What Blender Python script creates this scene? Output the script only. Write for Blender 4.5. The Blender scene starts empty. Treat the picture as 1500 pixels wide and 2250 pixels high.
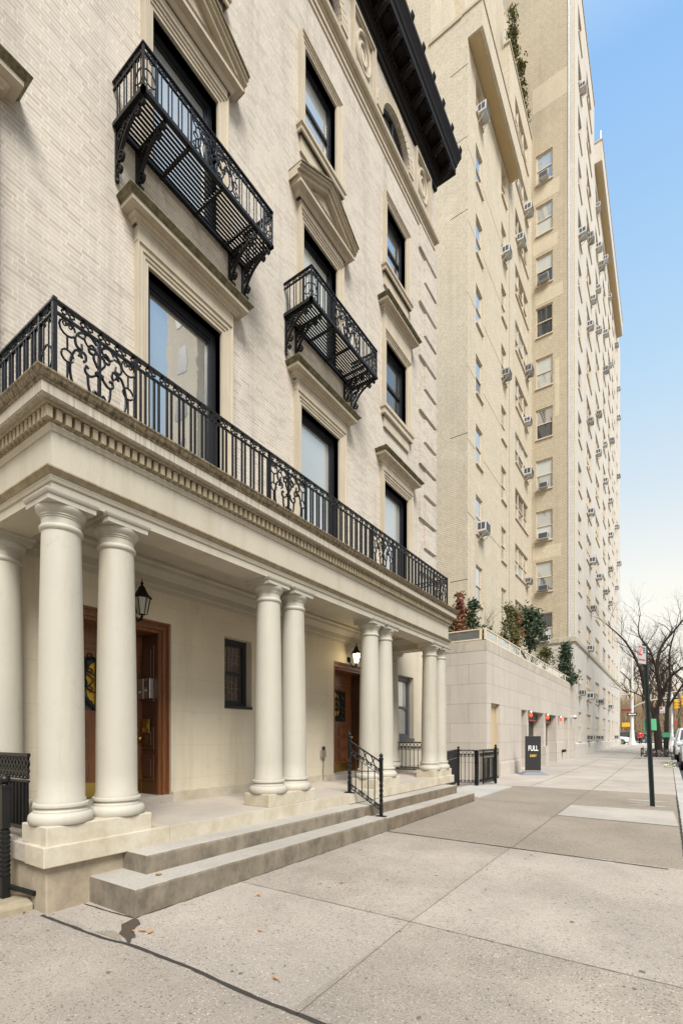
import bpy, bmesh, math, random
from math import sin, cos, pi, radians, atan, sqrt, floor, ceil
from mathutils import Vector, Matrix
random.seed(7)
S = bpy.context.scene
COL = S.collection

# ------------------------------------------------------------------ camera, world, sun, exposure
cam_d = bpy.data.cameras.new('camera'); cam = bpy.data.objects.new('camera', cam_d); COL.objects.link(cam)
cam.location = (0, 0, 1.4)
cam.rotation_euler = (radians(90), 0, radians(34.238))
cam_d.sensor_fit = 'HORIZONTAL'; cam_d.sensor_width = 24.0
cam_d.lens = 1055.0 / 1500.0 * 24.0
cam_d.shift_y = (1618 - 1125) / 1500.0
cam_d.clip_start = 0.05; cam_d.clip_end = 3000
S.camera = cam

W = bpy.data.worlds.new('World'); S.world = W; W.use_nodes = True
wn = W.node_tree.nodes; wl = W.node_tree.links
bg = wn['Background']
SUN_EL, SUN_AZ = 50.0, 128.0            # azimuth measured from +Y towards +X
sky = wn.new('ShaderNodeTexSky'); sky.sky_type = 'NISHITA'; sky.sun_disc = False
sky.sun_elevation = radians(SUN_EL); sky.sun_rotation = radians(SUN_AZ)
sky.air_density = 1.0; sky.dust_density = 1.6; sky.ozone_density = 1.6; sky.altitude = 10
# bright spring haze: the sky pales to cream towards the horizon
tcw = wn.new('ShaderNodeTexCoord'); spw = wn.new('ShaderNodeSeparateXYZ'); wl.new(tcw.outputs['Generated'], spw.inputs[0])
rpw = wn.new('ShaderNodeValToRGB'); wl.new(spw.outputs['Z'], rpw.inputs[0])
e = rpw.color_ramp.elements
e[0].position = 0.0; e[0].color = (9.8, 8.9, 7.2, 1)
e[1].position = 1.0; e[1].color = (9.0, 8.9, 8.3, 1)  # overhead sky, out of view, whitened to neutralise the blue fill light
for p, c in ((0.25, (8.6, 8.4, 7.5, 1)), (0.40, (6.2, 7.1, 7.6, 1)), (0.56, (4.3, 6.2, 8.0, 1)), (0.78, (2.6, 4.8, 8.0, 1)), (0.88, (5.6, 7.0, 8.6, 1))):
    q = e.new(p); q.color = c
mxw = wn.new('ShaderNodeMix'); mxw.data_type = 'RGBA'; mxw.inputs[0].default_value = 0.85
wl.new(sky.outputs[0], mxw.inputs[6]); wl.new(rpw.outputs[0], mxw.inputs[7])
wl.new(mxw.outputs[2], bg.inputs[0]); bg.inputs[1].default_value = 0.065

sd = bpy.data.lights.new('sun', 'SUN'); sd.energy = 2.9; sd.angle = radians(26); sd.color = (1.0, 0.955, 0.88)
sun = bpy.data.objects.new('sun', sd); COL.objects.link(sun)
az, el = radians(SUN_AZ), radians(SUN_EL)
dirv = Vector((sin(az) * cos(el), cos(az) * cos(el), sin(el)))
sun.rotation_euler = dirv.to_track_quat('Z', 'Y').to_euler()
sun.location = (20, 0, 40)

S.view_settings.view_transform = 'Standard'; S.view_settings.look = 'None'
S.view_settings.exposure = 0.99; S.view_settings.gamma = 1.0
S.render.engine = 'CYCLES'
S.cycles.max_bounces = 6; S.cycles.diffuse_bounces = 4; S.cycles.glossy_bounces = 4; S.cycles.transmission_bounces = 6; S.cycles.transparent_max_bounces = 8
S.cycles.use_denoising = True
S.cycles.sample_clamp_indirect = 6

# ------------------------------------------------------------------ materials
def srgb(r, g, b):
    f = lambda v: (v / 255 / 12.92) if v / 255 <= 0.04045 else ((v / 255 + 0.055) / 1.055) ** 2.4
    return (f(r), f(g), f(b))

class NT:
    def __init__(self, name):
        self.m = bpy.data.materials.new(name); self.m.use_nodes = True
        self.n = self.m.node_tree.nodes; self.l = self.m.node_tree.links
        self.b = self.n['Principled BSDF']
        self._pos = None
    def node(self, t, **kw):
        n = self.n.new(t)
        for k, v in kw.items(): setattr(n, k, v)
        return n
    def link(self, a, b): self.l.new(a, b)
    def pos(self):
        if self._pos is None: self._pos = self.node('ShaderNodeNewGeometry').outputs['Position']
        return self._pos
    def mapped(self, scale=(1, 1, 1), loc=(0, 0, 0), src=None):
        mp = self.node('ShaderNodeMapping'); mp.inputs['Scale'].default_value = scale; mp.inputs['Location'].default_value = loc
        self.link(src or self.pos(), mp.inputs[0]); return mp.outputs[0]
    def noise(self, scale, detail=4, rough=0.6, vec=None, dist=0.0):
        n = self.node('ShaderNodeTexNoise'); n.inputs['Scale'].default_value = scale; n.inputs['Detail'].default_value = detail
        n.inputs['Roughness'].default_value = rough; n.inputs['Distortion'].default_value = dist
        self.link(vec or self.pos(), n.inputs['Vector']); return n.outputs[0]
    def ramp(self, fac, stops):
        r = self.node('ShaderNodeValToRGB'); e = r.color_ramp.elements
        def c4(c): return (c, c, c, 1) if isinstance(c, (int, float)) else tuple(c) + (1,)
        e[0].position = stops[0][0]; e[0].color = c4(stops[0][1]); e[1].position = stops[-1][0]; e[1].color = c4(stops[-1][1])
        for p, c in stops[1:-1]:
            q = e.new(p); q.color = c4(c)
        self.link(fac, r.inputs[0]); return r.outputs[0]
    def mix(self, fac, a, b, mode='MIX'):
        m = self.node('ShaderNodeMix', data_type='RGBA', blend_type=mode)
        for v, i in ((fac, 0), (a, 6), (b, 7)):
            if isinstance(v, (int, float)): m.inputs[i].default_value = v
            elif isinstance(v, tuple): m.inputs[i].default_value = v + (1,) if len(v) == 3 else v
            else: self.link(v, m.inputs[i])
        return m.outputs[2]
    def math(self, op, a, b=0.0, c=None):
        m = self.node('ShaderNodeMath', operation=op)
        for i, v in enumerate((a, b) if c is None else (a, b, c)):
            if isinstance(v, (int, float)): m.inputs[i].default_value = v
            else: self.link(v, m.inputs[i])
        return m.outputs[0]
    def sep(self):
        s = self.node('ShaderNodeSeparateXYZ'); self.link(self.pos(), s.inputs[0]); return s.outputs
    def uv(self):
        s = self.sep(); c = self.node('ShaderNodeCombineXYZ')
        self.link(self.math('ADD', s[0], s[1]), c.inputs[0]); self.link(s[2], c.inputs[1]); return c.outputs[0]
    def bump(self, h, strength=0.3, dist=0.01):
        b = self.node('ShaderNodeBump'); b.inputs['Strength'].default_value = strength; b.inputs['Distance'].default_value = dist
        self.link(h, b.inputs['Height']); self.link(b.outputs[0], self.b.inputs['Normal'])
    def color(self, c):
        if isinstance(c, tuple): self.b.inputs['Base Color'].default_value = c + (1,)
        else: self.link(c, self.b.inputs['Base Color'])
    def rough(self, r):
        if isinstance(r, (int, float)): self.b.inputs['Roughness'].default_value = r
        else: self.link(r, self.b.inputs['Roughness'])

def plain(name, c, rough=0.6, var=0.12, scale=6.0, metal=0.0, bump=0.0, bscale=60, spec=0.5):
    t = NT(name)
    if var > 0:
        n = t.noise(scale, 5, 0.65)
        t.color(t.mix(n, tuple(v * (1 - var) for v in c), tuple(min(1, v * (1 + var)) for v in c)))
    else: t.color(tuple(c))
    t.rough(rough); t.b.inputs['Metallic'].default_value = metal; t.b.inputs['Specular IOR Level'].default_value = spec
    if bump: t.bump(t.noise(bscale, 4), bump, 0.005)
    return t.m

def brick(name, c1, c2, mortar, bw, rh, ms, stain=0.25, streak=0.2, grime=(0.2, 0.17, 0.13), bias=0.0, dirt=0.25):
    t = NT(name)
    b = t.node('ShaderNodeTexBrick', offset=0.37, offset_frequency=2, squash=0.82, squash_frequency=3); b.inputs['Scale'].default_value = 1.0
    b.inputs['Color1'].default_value = c1 + (1,); b.inputs['Color2'].default_value = c2 + (1,); b.inputs['Mortar'].default_value = mortar + (1,)
    b.inputs['Brick Width'].default_value = bw; b.inputs['Row Height'].default_value = rh; b.inputs['Mortar Size'].default_value = ms
    b.inputs['Mortar Smooth'].default_value = 0.15; b.inputs['Bias'].default_value = bias
    t.link(t.uv(), b.inputs['Vector'])
    n = t.noise(0.55, 5, 0.6)
    c = t.mix(t.ramp(n, [(0.35, 0.0), (0.7, stain)]), b.outputs[0], tuple(v * 0.72 for v in c1), 'MIX')
    st = t.noise(1.0, 6, 0.7, t.mapped((1.6, 1.6, 0.12)))
    c = t.mix(t.ramp(st, [(0.52, 0.0), (0.8, streak)]), c, grime)
    pt = t.noise(2.3, 6, 0.75, t.mapped((1, 1, 2.2)))
    c = t.mix(t.ramp(pt, [(0.50, 0.0), (0.68, dirt)]), c, tuple(min(1, v * 0.55) for v in c1))
    lt = t.noise(1.4, 4, 0.6, t.mapped((1, 1, 1), (7, 3, 1)))
    c = t.mix(t.ramp(lt, [(0.55, 0.0), (0.75, 0.3)]), c, tuple(min(1, v * 1.18) for v in c1))
    t.color(c); t.rough(0.85)
    t.bump(b.outputs[1], -0.5, 0.006)
    return t.m

M = {}
M['house_brick'] = brick('house_brick', (0.51, 0.452, 0.38), (0.33, 0.27, 0.21), (0.62, 0.575, 0.51), 0.215, 0.053, 0.0065, 0.3, 0.45, (0.13, 0.105, 0.09), -0.45, 0.4)
M['block_brick'] = brick('block_brick', (0.61, 0.545, 0.43), (0.56, 0.495, 0.385), (0.33, 0.275, 0.19), 0.30, 0.085, 0.009, 0.28, 0.45, (0.29, 0.235, 0.16), 0.1, 0.35)
M['side_brick'] = brick('side_brick', (0.53, 0.455, 0.335), (0.48, 0.41, 0.295), (0.27, 0.215, 0.14), 0.34, 0.09, 0.010, 0.3, 0.5, (0.25, 0.19, 0.12), 0.1, 0.4)
M['patch_brick'] = brick('patch_brick', (0.60, 0.52, 0.385), (0.56, 0.48, 0.35), (0.40, 0.34, 0.24), 0.30, 0.085, 0.008, 0.2, 0.3, (0.3, 0.25, 0.17), 0.1, 0.2)
M['tower_brick'] = brick('tower_brick', (0.585, 0.55, 0.49), (0.56, 0.52, 0.46), (0.46, 0.42, 0.365), 0.40, 0.19, 0.010, 0.2, 0.28, (0.25, 0.22, 0.18), 0.1, 0.2)

def ashlar(name, c1, c2, joint, bw, rh, ms, zoff=0.0, moss=True):
    t = NT(name)
    b = t.node('ShaderNodeTexBrick'); b.inputs['Scale'].default_value = 1.0
    b.inputs['Color1'].default_value = c1 + (1,); b.inputs['Color2'].default_value = c2 + (1,); b.inputs['Mortar'].default_value = joint + (1,)
    b.inputs['Brick Width'].default_value = bw; b.inputs['Row Height'].default_value = rh; b.inputs['Mortar Size'].default_value = ms
    b.inputs['Mortar Smooth'].default_value = 0.3
    t.link(t.mapped((1, 1, 1), (0.4, zoff, 0), t.uv()), b.inputs['Vector'])
    c = t.mix(t.ramp(t.noise(0.9, 6, 0.7), [(0.4, 0.0), (0.72, 0.45)]), b.outputs[0], tuple(v * 0.70 for v in c1))
    st = t.noise(1.0, 6, 0.7, t.mapped((2.2, 2.2, 0.15)))
    c = t.mix(t.ramp(st, [(0.5, 0.0), (0.8, 0.4)]), c, tuple(v * 0.55 for v in c1))
    c = t.mix(t.ramp(t.noise(30, 3), [(0.4, 0.0), (0.7, 0.12)]), c, tuple(v * 0.5 for v in c1))
    t.color(c); t.rough(0.8); t.bump(b.outputs[1], -0.4, 0.006)
    return t.m
M['limestone'] = ashlar('limestone', (0.52, 0.465, 0.405), (0.48, 0.43, 0.375), (0.24, 0.21, 0.18), 1.25, 0.62, 0.007, 0.05)
M['tower_base_stone'] = ashlar('tower_base_stone', (0.56, 0.52, 0.465), (0.54, 0.50, 0.445), (0.33, 0.30, 0.26), 1.6, 0.8, 0.006, 0.1)

def stucco(name, c, joint=True):
    t = NT(name)
    base = t.mix(t.ramp(t.noise(0.8, 5, 0.6), [(0.35, 0.0), (0.7, 1.0)]), tuple(v * 0.93 for v in c), tuple(min(1, v * 1.04) for v in c))
    base = t.mix(t.ramp(t.noise(1.0, 6, 0.75, t.mapped((2.5, 2.5, 0.25))), [(0.50, 0.0), (0.76, 0.6)]), base, (c[0] * 0.68, c[1] * 0.61, c[2] * 0.50))
    base = t.mix(t.ramp(t.noise(4.5, 8, 0.8, None, 0.6), [(0.57, 0.0), (0.70, 0.32)]), base, (c[0] * 0.58, c[1] * 0.54, c[2] * 0.42))
    if joint:
        b = t.node('ShaderNodeTexBrick'); b.inputs['Scale'].default_value = 1.0
        b.inputs['Color1'].default_value = (1, 1, 1, 1); b.inputs['Color2'].default_value = (0.97, 0.97, 0.96, 1); b.inputs['Mortar'].default_value = (0.72, 0.68, 0.6, 1)
        b.inputs['Brick Width'].default_value = 1.3; b.inputs['Row Height'].default_value = 0.46; b.inputs['Mortar Size'].default_value = 0.004; b.inputs['Mortar Smooth'].default_value = 0.6
        t.link(t.mapped((1, 1, 1), (0.3, 0.1, 0), t.uv()), b.inputs['Vector'])
        base = t.mix(0.6, base, b.outputs[0], 'MULTIPLY')
    t.color(base); t.rough(0.62); t.bump(t.noise(28, 7, 0.8), 0.22, 0.012)
    return t.m
M['cream_wall'] = stucco('cream_wall', (0.59, 0.525, 0.41))
M['cream_paint'] = stucco('cream_paint', (0.455, 0.415, 0.335), False)
M['cream_column'] = stucco('cream_column', (0.43, 0.40, 0.335), False)

def weathered(name, c, moss=0.0, streak=0.6, dark=(0.10, 0.085, 0.065), scale=(9, 9, 0.35)):
    t = NT(name)
    base = t.mix(t.noise(3, 5), tuple(v * 0.88 for v in c), tuple(min(1, v * 1.08) for v in c))
    st = t.noise(1.0, 5, 0.75, t.mapped(scale))
    base = t.mix(t.ramp(st, [(0.40, 0.0), (0.64, streak)]), base, dark)
    if moss:
        nz = t.node('ShaderNodeNewGeometry').outputs['Normal']; sp = t.node('ShaderNodeSeparateXYZ'); t.link(nz, sp.inputs[0])
        up = t.ramp(sp.outputs[2], [(0.15, 0.0), (0.6, 1.0)])
        mo = t.math('MULTIPLY', t.ramp(t.noise(5, 6, 0.75), [(0.35, 0.2), (0.6, 1.0)]), up)
        base = t.mix(t.math('MULTIPLY', mo, moss), base, (0.10, 0.095, 0.04))
    t.color(base); t.rough(0.85); t.bump(t.noise(40, 5), 0.2, 0.008)
    return t.m
M['bed_stone'] = weathered('bed_stone', (0.34, 0.28, 0.185), 0.0, 0.6, (0.15, 0.115, 0.07), (9, 9, 2))
M['trim_stone'] = weathered('trim_stone', (0.50, 0.435, 0.335), 0.9, 0.28, (0.24, 0.20, 0.14), (5, 5, 0.5))
M['stained_stone'] = weathered('stained_stone', (0.50, 0.455, 0.37), 0.5, 0.6, (0.17, 0.135, 0.095), (26, 26, 0.5))
M['dirty_cyma'] = weathered('dirty_cyma', (0.29, 0.23, 0.145), 0.6, 0.95, (0.05, 0.037, 0.022), (26, 26, 0.5))
M['base_concrete'] = weathered('base_concrete', (0.36, 0.30, 0.215), 0.3, 0.6, (0.16, 0.125, 0.085), (3, 3, 2.2))
M['parapet_stone'] = weathered('parapet_stone', (0.47, 0.42, 0.35), 0.5, 0.5, (0.24, 0.21, 0.15), (2.2, 2.2, 0.8))
M['plinth_paint'] = weathered('plinth_paint', (0.50, 0.455, 0.365), 0.1, 0.55, (0.31, 0.235, 0.13), (2.5, 2.5, 2.2))
M['iron'] = plain('iron', (0.0075, 0.007, 0.0075), 0.42, 0.3, 20, spec=0.35)
M['black_metal'] = plain('black_metal', (0.012, 0.0095, 0.0088), 0.6, 0.5, 8, spec=0.15)
M['black_frame'] = plain('black_frame', (0.014, 0.015, 0.02), 0.4, 0.2)
M['grey_frame'] = plain('grey_frame', (0.10, 0.10, 0.115), 0.45, 0.15)
M['beige_frame'] = plain('beige_frame', (0.58, 0.49, 0.37), 0.55, 0.1)
M['brass'] = plain('brass', (0.48, 0.35, 0.10), 0.3, 0.15, metal=1.0)
M['steel'] = plain('steel', (0.50, 0.48, 0.45), 0.32, 0.08, metal=1.0)
M['grey_metal'] = plain('grey_metal', (0.34, 0.33, 0.30), 0.55, 0.15)
M['mossy_stone'] = weathered('mossy_stone', (0.20, 0.17, 0.10), 0.8, 0.9, (0.055, 0.05, 0.022), (12, 12, 5))
M['lead_came'] = plain('lead_came', (0.20, 0.17, 0.15), 0.6, 0.1)
M['white_metal'] = plain('white_metal', (0.54, 0.54, 0.53), 0.5, 0.10)
M['grille_dark'] = plain('grille_dark', (0.06, 0.06, 0.065), 0.6, 0.2)
M['galvanised'] = plain('galvanised', (0.60, 0.61, 0.60), 0.45, 0.08, metal=0.3)
M['yellow_paint'] = plain('yellow_paint', (0.72, 0.40, 0.02), 0.45, 0.08)
M['white_sign'] = plain('white_sign', (0.75, 0.75, 0.74), 0.4, 0.03)
M['red_sign'] = plain('red_sign', (0.55, 0.03, 0.04), 0.4, 0.05)
M['maroon_sign'] = plain('maroon_sign', (0.22, 0.03, 0.035), 0.4, 0.05)
M['green_paper'] = plain('green_paper', (0.10, 0.42, 0.20), 0.7, 0.06)
M['pole_green'] = plain('pole_green', (0.012, 0.022, 0.02), 0.42, 0.2)
M['sign_black'] = plain('sign_black', (0.015, 0.015, 0.016), 0.45, 0.1)
M['sign_yellow'] = plain('sign_yellow', (0.72, 0.47, 0.10), 0.5, 0.05)
M['rubber_grey'] = plain('rubber_grey', (0.16, 0.17, 0.20), 0.55, 0.1)
M['rubber'] = plain('rubber', (0.018, 0.018, 0.018), 0.75, 0.1)
M['red_paint'] = plain('red_paint', (0.55, 0.05, 0.03), 0.4, 0.1)
M['door_beige'] = plain('door_beige', (0.46, 0.37, 0.24), 0.5, 0.08)
M['rail_cream'] = plain('rail_cream', (0.66, 0.56, 0.40), 0.5, 0.06)
M['soffit_tan'] = plain('soffit_tan', (0.50, 0.38, 0.21), 0.8, 0.1, 1.5)
M['amber_glass'] = plain('amber_glass', (0.75, 0.42, 0.03), 0.2, 0.3, 18)
M['shade_blind'] = plain('shade_blind', (0.48, 0.49, 0.45), 0.12, 0.06, 2)

def glass(name, c, rough=0.02, coat=0.0, metal=0.0):
    t = NT(name); n = t.noise(0.45, 3, 0.5)
    t.color(t.mix(n, tuple(v * 0.6 for v in c), tuple(min(1, v * 1.3) for v in c))); t.rough(rough)
    t.b.inputs['Specular IOR Level'].default_value = 1.0
    t.b.inputs['Metallic'].default_value = metal
    t.b.inputs['Coat Weight'].default_value = coat; t.b.inputs['Coat Roughness'].default_value = 0.01
    if metal: t.bump(t.noise(1.1, 3, 0.5), 0.06, 0.04)
    return t.m
M['glass_dark'] = glass('glass_dark', (0.045, 0.05, 0.055), 0.02, 0.7)
M['glass_mid'] = glass('glass_mid', (0.50, 0.51, 0.51), 0.015, 1.0, 0.8)
M['glass_pale'] = glass('glass_pale', (0.50, 0.51, 0.49), 0.03, 1.0, 0.3)
M['glass_bright'] = glass('glass_bright', (0.66, 0.68, 0.68), 0.02, 1.0, 0.85)
M['glass_brown'] = glass('glass_brown', (0.085, 0.055, 0.045), 0.05, 0.4)
M['glass_rail'] = glass('glass_rail', (0.42, 0.45, 0.44), 0.01, 1.0, 0.8)

def wood(name, c1, c2, rough=0.35):
    t = NT(name)
    g = t.noise(1.0, 6, 0.7, t.mapped((30, 30, 1.6)), 1.5)
    t.color(t.mix(t.ramp(g, [(0.3, 0.0), (0.7, 1.0)]), c1, c2)); t.rough(rough)
    t.b.inputs['Coat Weight'].default_value = 0.25; t.b.inputs['Coat Roughness'].default_value = 0.2
    return t.m
M['oak'] = wood('oak', (0.085, 0.029, 0.011), (0.225, 0.085, 0.029))
M['dark_oak'] = wood('dark_oak', (0.035, 0.013, 0.007), (0.095, 0.035, 0.014))

def emit(name, c, strength, base=(0.5, 0.5, 0.5)):
    t = NT(name); t.color(base); t.b.inputs['Emission Color'].default_value = c + (1,); t.b.inputs['Emission Strength'].default_value = strength
    return t.m
M['lamp_glow'] = emit('lamp_glow', (1.0, 0.88, 0.62), 0.8, (0.8, 0.75, 0.6))
M['red_glow'] = emit('red_glow', (1.0, 0.12, 0.03), 0.4, (0.7, 0.1, 0.03))
M['frosted'] = glass('frosted', (0.34, 0.33, 0.29), 0.25, 0.4)

def concrete(name, c, speck=1.0, patch=0.25, tint=(0.30, 0.24, 0.17)):
    t = NT(name)
    c0 = t.mix(t.ramp(t.noise(0.7, 6, 0.65), [(0.35, 0.0), (0.7, 1.0)]), tuple(v * (1 - patch) for v in c), tuple(min(1, v * (1 + patch * 0.5)) for v in c))
    c0 = t.mix(t.ramp(t.noise(2.6, 7, 0.75, None, 0.5), [(0.52, 0.0), (0.75, 0.35)]), c0, tint)
    fine = t.noise(85, 5, 0.8)
    c0 = t.mix(t.ramp(fine, [(0.36, 0.75), (0.47, 0.0)]), c0, tuple(v * 0.5 for v in c))
    c0 = t.mix(t.ramp(fine, [(0.54, 0.0), (0.66, 0.7)]), c0, tuple(min(1, v * 1.35) for v in c))
    c0 = t.mix(t.ramp(t.noise(0.42, 6, 0.65), [(0.42, 0.0), (0.64, 0.42)]), c0, tuple(v * 0.62 for v in c))
    c0 = t.mix(t.ramp(t.noise(0.6, 6, 0.7, t.mapped((1, 1, 1), (31, 7, 3))), [(0.50, 0.0), (0.66, 0.35)]), c0, tuple(min(1, v * 1.28) for v in c))
    h = fine
    if speck:
        for sc, thr, colr, amt, seed in ((27, 0.13, (0.07, 0.066, 0.066), 0.95, 0), (34, 0.14, (0.13, 0.105, 0.085), 0.8, 9), (52, 0.13, (0.70, 0.65, 0.57), 0.7, 5), (62, 0.2, (0.13, 0.105, 0.085), 0.9, 13), (44, 0.16, (0.05, 0.045, 0.045), 0.9, 21), (95, 0.2, (0.6, 0.55, 0.47), 0.5, 3)):
            v = t.node('ShaderNodeTexVoronoi'); v.inputs['Scale'].default_value = sc; v.inputs['Randomness'].default_value = 1.0
            wob = t.node('ShaderNodeVectorMath', operation='MULTIPLY_ADD'); nn = t.node('ShaderNodeTexNoise'); nn.inputs['Scale'].default_value = sc * .9; nn.inputs['Detail'].default_value = 2
            t.link(t.mapped((1, 1, 1), (seed, 0, 0)), nn.inputs['Vector']); t.link(nn.outputs['Color'], wob.inputs[0]); wob.inputs[1].default_value = (1.1 / sc,) * 3
            t.link(t.mapped((0.62 if seed % 2 == 0 else 1, 0.9, 1), (seed, seed, 0)), wob.inputs[2]); t.link(wob.outputs[0], v.inputs['Vector'])
            gate = t.ramp(v.outputs['Color'], [(0.46 if sc < 60 else 0.36, 0.0), (0.50 if sc < 60 else 0.42, 1.0)])
            near = t.ramp(v.outputs['Distance'], [(thr, 1.0), (thr + 0.12, 0.0)])
            f = t.math('MULTIPLY', t.math('MULTIPLY', gate, near), amt * speck)
            f = t.math('MULTIPLY', f, t.ramp(t.noise(1.1, 4, 0.6, t.mapped((1, 1, 1), (seed, 2, 0))), [(0.3, 0.15), (0.62, 1.0)]))
            c0 = t.mix(f, c0, colr)
    t.color(c0); t.rough(0.9); t.bump(t.noise(50, 6, 0.8), 0.6, 0.01)
    return t.m
M['sidewalk_near'] = concrete('sidewalk_near', (0.345, 0.298, 0.25), 1.0, 0.34, (0.24, 0.195, 0.15))
M['sidewalk_slab_warm'] = concrete('sidewalk_slab_warm', (0.325, 0.275, 0.225), 1.0, 0.3, (0.23, 0.18, 0.13))
M['sidewalk_slab_pale'] = concrete('sidewalk_slab_pale', (0.375, 0.328, 0.28), 0.9, 0.25, (0.27, 0.22, 0.17))
M['gum'] = plain('gum', (0.13, 0.115, 0.10), 0.9, 0.4, 20)
M['sidewalk_brown'] = concrete('sidewalk_brown', (0.265, 0.222, 0.176), 1.0, 0.15, (0.24, 0.19, 0.135))
M['sidewalk_pale'] = concrete('sidewalk_pale', (0.40, 0.357, 0.31), 0.0, 0.14, (0.40, 0.35, 0.29))
M['sidewalk_patch'] = concrete('sidewalk_patch', (0.40, 0.37, 0.325), 0.0, 0.15, (0.34, 0.31, 0.27))
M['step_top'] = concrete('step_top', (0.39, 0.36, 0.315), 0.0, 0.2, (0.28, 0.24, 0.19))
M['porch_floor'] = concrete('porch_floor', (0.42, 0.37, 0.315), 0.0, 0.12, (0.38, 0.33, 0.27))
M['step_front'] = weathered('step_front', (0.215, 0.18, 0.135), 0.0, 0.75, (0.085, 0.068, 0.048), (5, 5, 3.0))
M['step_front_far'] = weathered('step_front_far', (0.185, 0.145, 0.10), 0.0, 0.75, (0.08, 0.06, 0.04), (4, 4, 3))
M['crack'] = plain('crack', (0.032, 0.026, 0.022), 0.95, 0.4, 30)
M['hairline'] = plain('hairline', (0.14, 0.115, 0.09), 0.95, 0.4, 30)
M['sign_white_shaded'] = plain('sign_white_shaded', (0.42, 0.41, 0.40), 0.5, 0.05)  # white sign plate, its shade put into a greyer base colour
M['soil'] = plain('soil', (0.06, 0.042, 0.028), 0.95, 0.4, 25, bump=0.5)
M['asphalt'] = concrete('asphalt', (0.055, 0.057, 0.065), 0.3, 0.25, (0.04, 0.04, 0.045))
M['avenue_paving'] = concrete('avenue_paving', (0.55, 0.53, 0.48), 0.0, 0.1, (0.45, 0.42, 0.38))  # pale base colour stands in for sunlight on the avenue
M['curb_stone'] = concrete('curb_stone', (0.42, 0.40, 0.37), 0.0, 0.15)
M['park_ground'] = concrete('park_ground', (0.25, 0.17, 0.09), 0.0, 0.4, (0.10, 0.065, 0.03))
M['park_wall_stone'] = ashlar('park_wall_stone', (0.26, 0.19, 0.12), (0.20, 0.145, 0.09), (0.10, 0.075, 0.05), 0.7, 0.35, 0.02)
M['bark'] = plain('bark', (0.045, 0.032, 0.024), 0.95, 0.4, 12, bump=0.5)
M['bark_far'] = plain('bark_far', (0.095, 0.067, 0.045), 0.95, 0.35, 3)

def leaf(name, a, b, scale=3.0):
    t = NT(name); n = t.noise(scale, 3, 0.6); g = t.node('ShaderNodeNewGeometry').outputs['Random Per Island']
    t.color(t.mix(g, t.mix(t.ramp(n, [(0.3, 0.0), (0.7, 1.0)]), a, b), t.mix(n, tuple(v * .6 for v in a), tuple(v * 1.35 for v in b)))); t.rough(0.7)
    return t.m
M['twig_tan'] = leaf('twig_tan', (0.10, 0.065, 0.035), (0.52, 0.36, 0.20), 1.5)
M['leaf_green'] = leaf('leaf_green', (0.022, 0.045, 0.012), (0.075, 0.115, 0.03), 5)
M['leaf_dark'] = leaf('leaf_dark', (0.012, 0.028, 0.014), (0.045, 0.075, 0.03), 5)
M['leaf_olive'] = leaf('leaf_olive', (0.05, 0.055, 0.012), (0.14, 0.135, 0.03), 5)
M['leaf_rust'] = leaf('leaf_rust', (0.15, 0.055, 0.028), (0.32, 0.14, 0.08), 5)
M['leaf_fallen'] = leaf('leaf_fallen', (0.30, 0.12, 0.03), (0.45, 0.22, 0.06), 20)
M['flower_purple'] = leaf('flower_purple', (0.10, 0.03, 0.16), (0.38, 0.10, 0.30), 20)
M['flower_white'] = leaf('flower_white', (0.55, 0.55, 0.40), (0.7, 0.68, 0.55), 20)
M['car_white'] = plain('car_white', (0.72, 0.73, 0.74), 0.25, 0.0, spec=0.6)
M['car_dark'] = plain('car_dark', (0.018, 0.02, 0.024), 0.25, 0.0, spec=0.6)
M['skin'] = plain('skin', (0.55, 0.34, 0.25), 0.6, 0.05)
M['jacket_red'] = plain('jacket_red', (0.55, 0.015, 0.015), 0.8, 0.1)
M['jacket_navy'] = plain('jacket_navy', (0.03, 0.055, 0.10), 0.8, 0.1)
M['trousers_black'] = plain('trousers_black', (0.015, 0.014, 0.015), 0.85, 0.1)
M['jeans'] = plain('jeans', (0.05, 0.09, 0.17), 0.85, 0.1)
M['hair_dark'] = plain('hair_dark', (0.025, 0.018, 0.014), 0.7, 0.1)
M['hair_grey'] = plain('hair_grey', (0.25, 0.24, 0.23), 0.7, 0.1)

# ------------------------------------------------------------------ mesh helpers
def woff(p):
    v = Vector((0, 0, 0))
    while p is not None:
        v += p.location; p = p.parent
    return v

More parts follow.
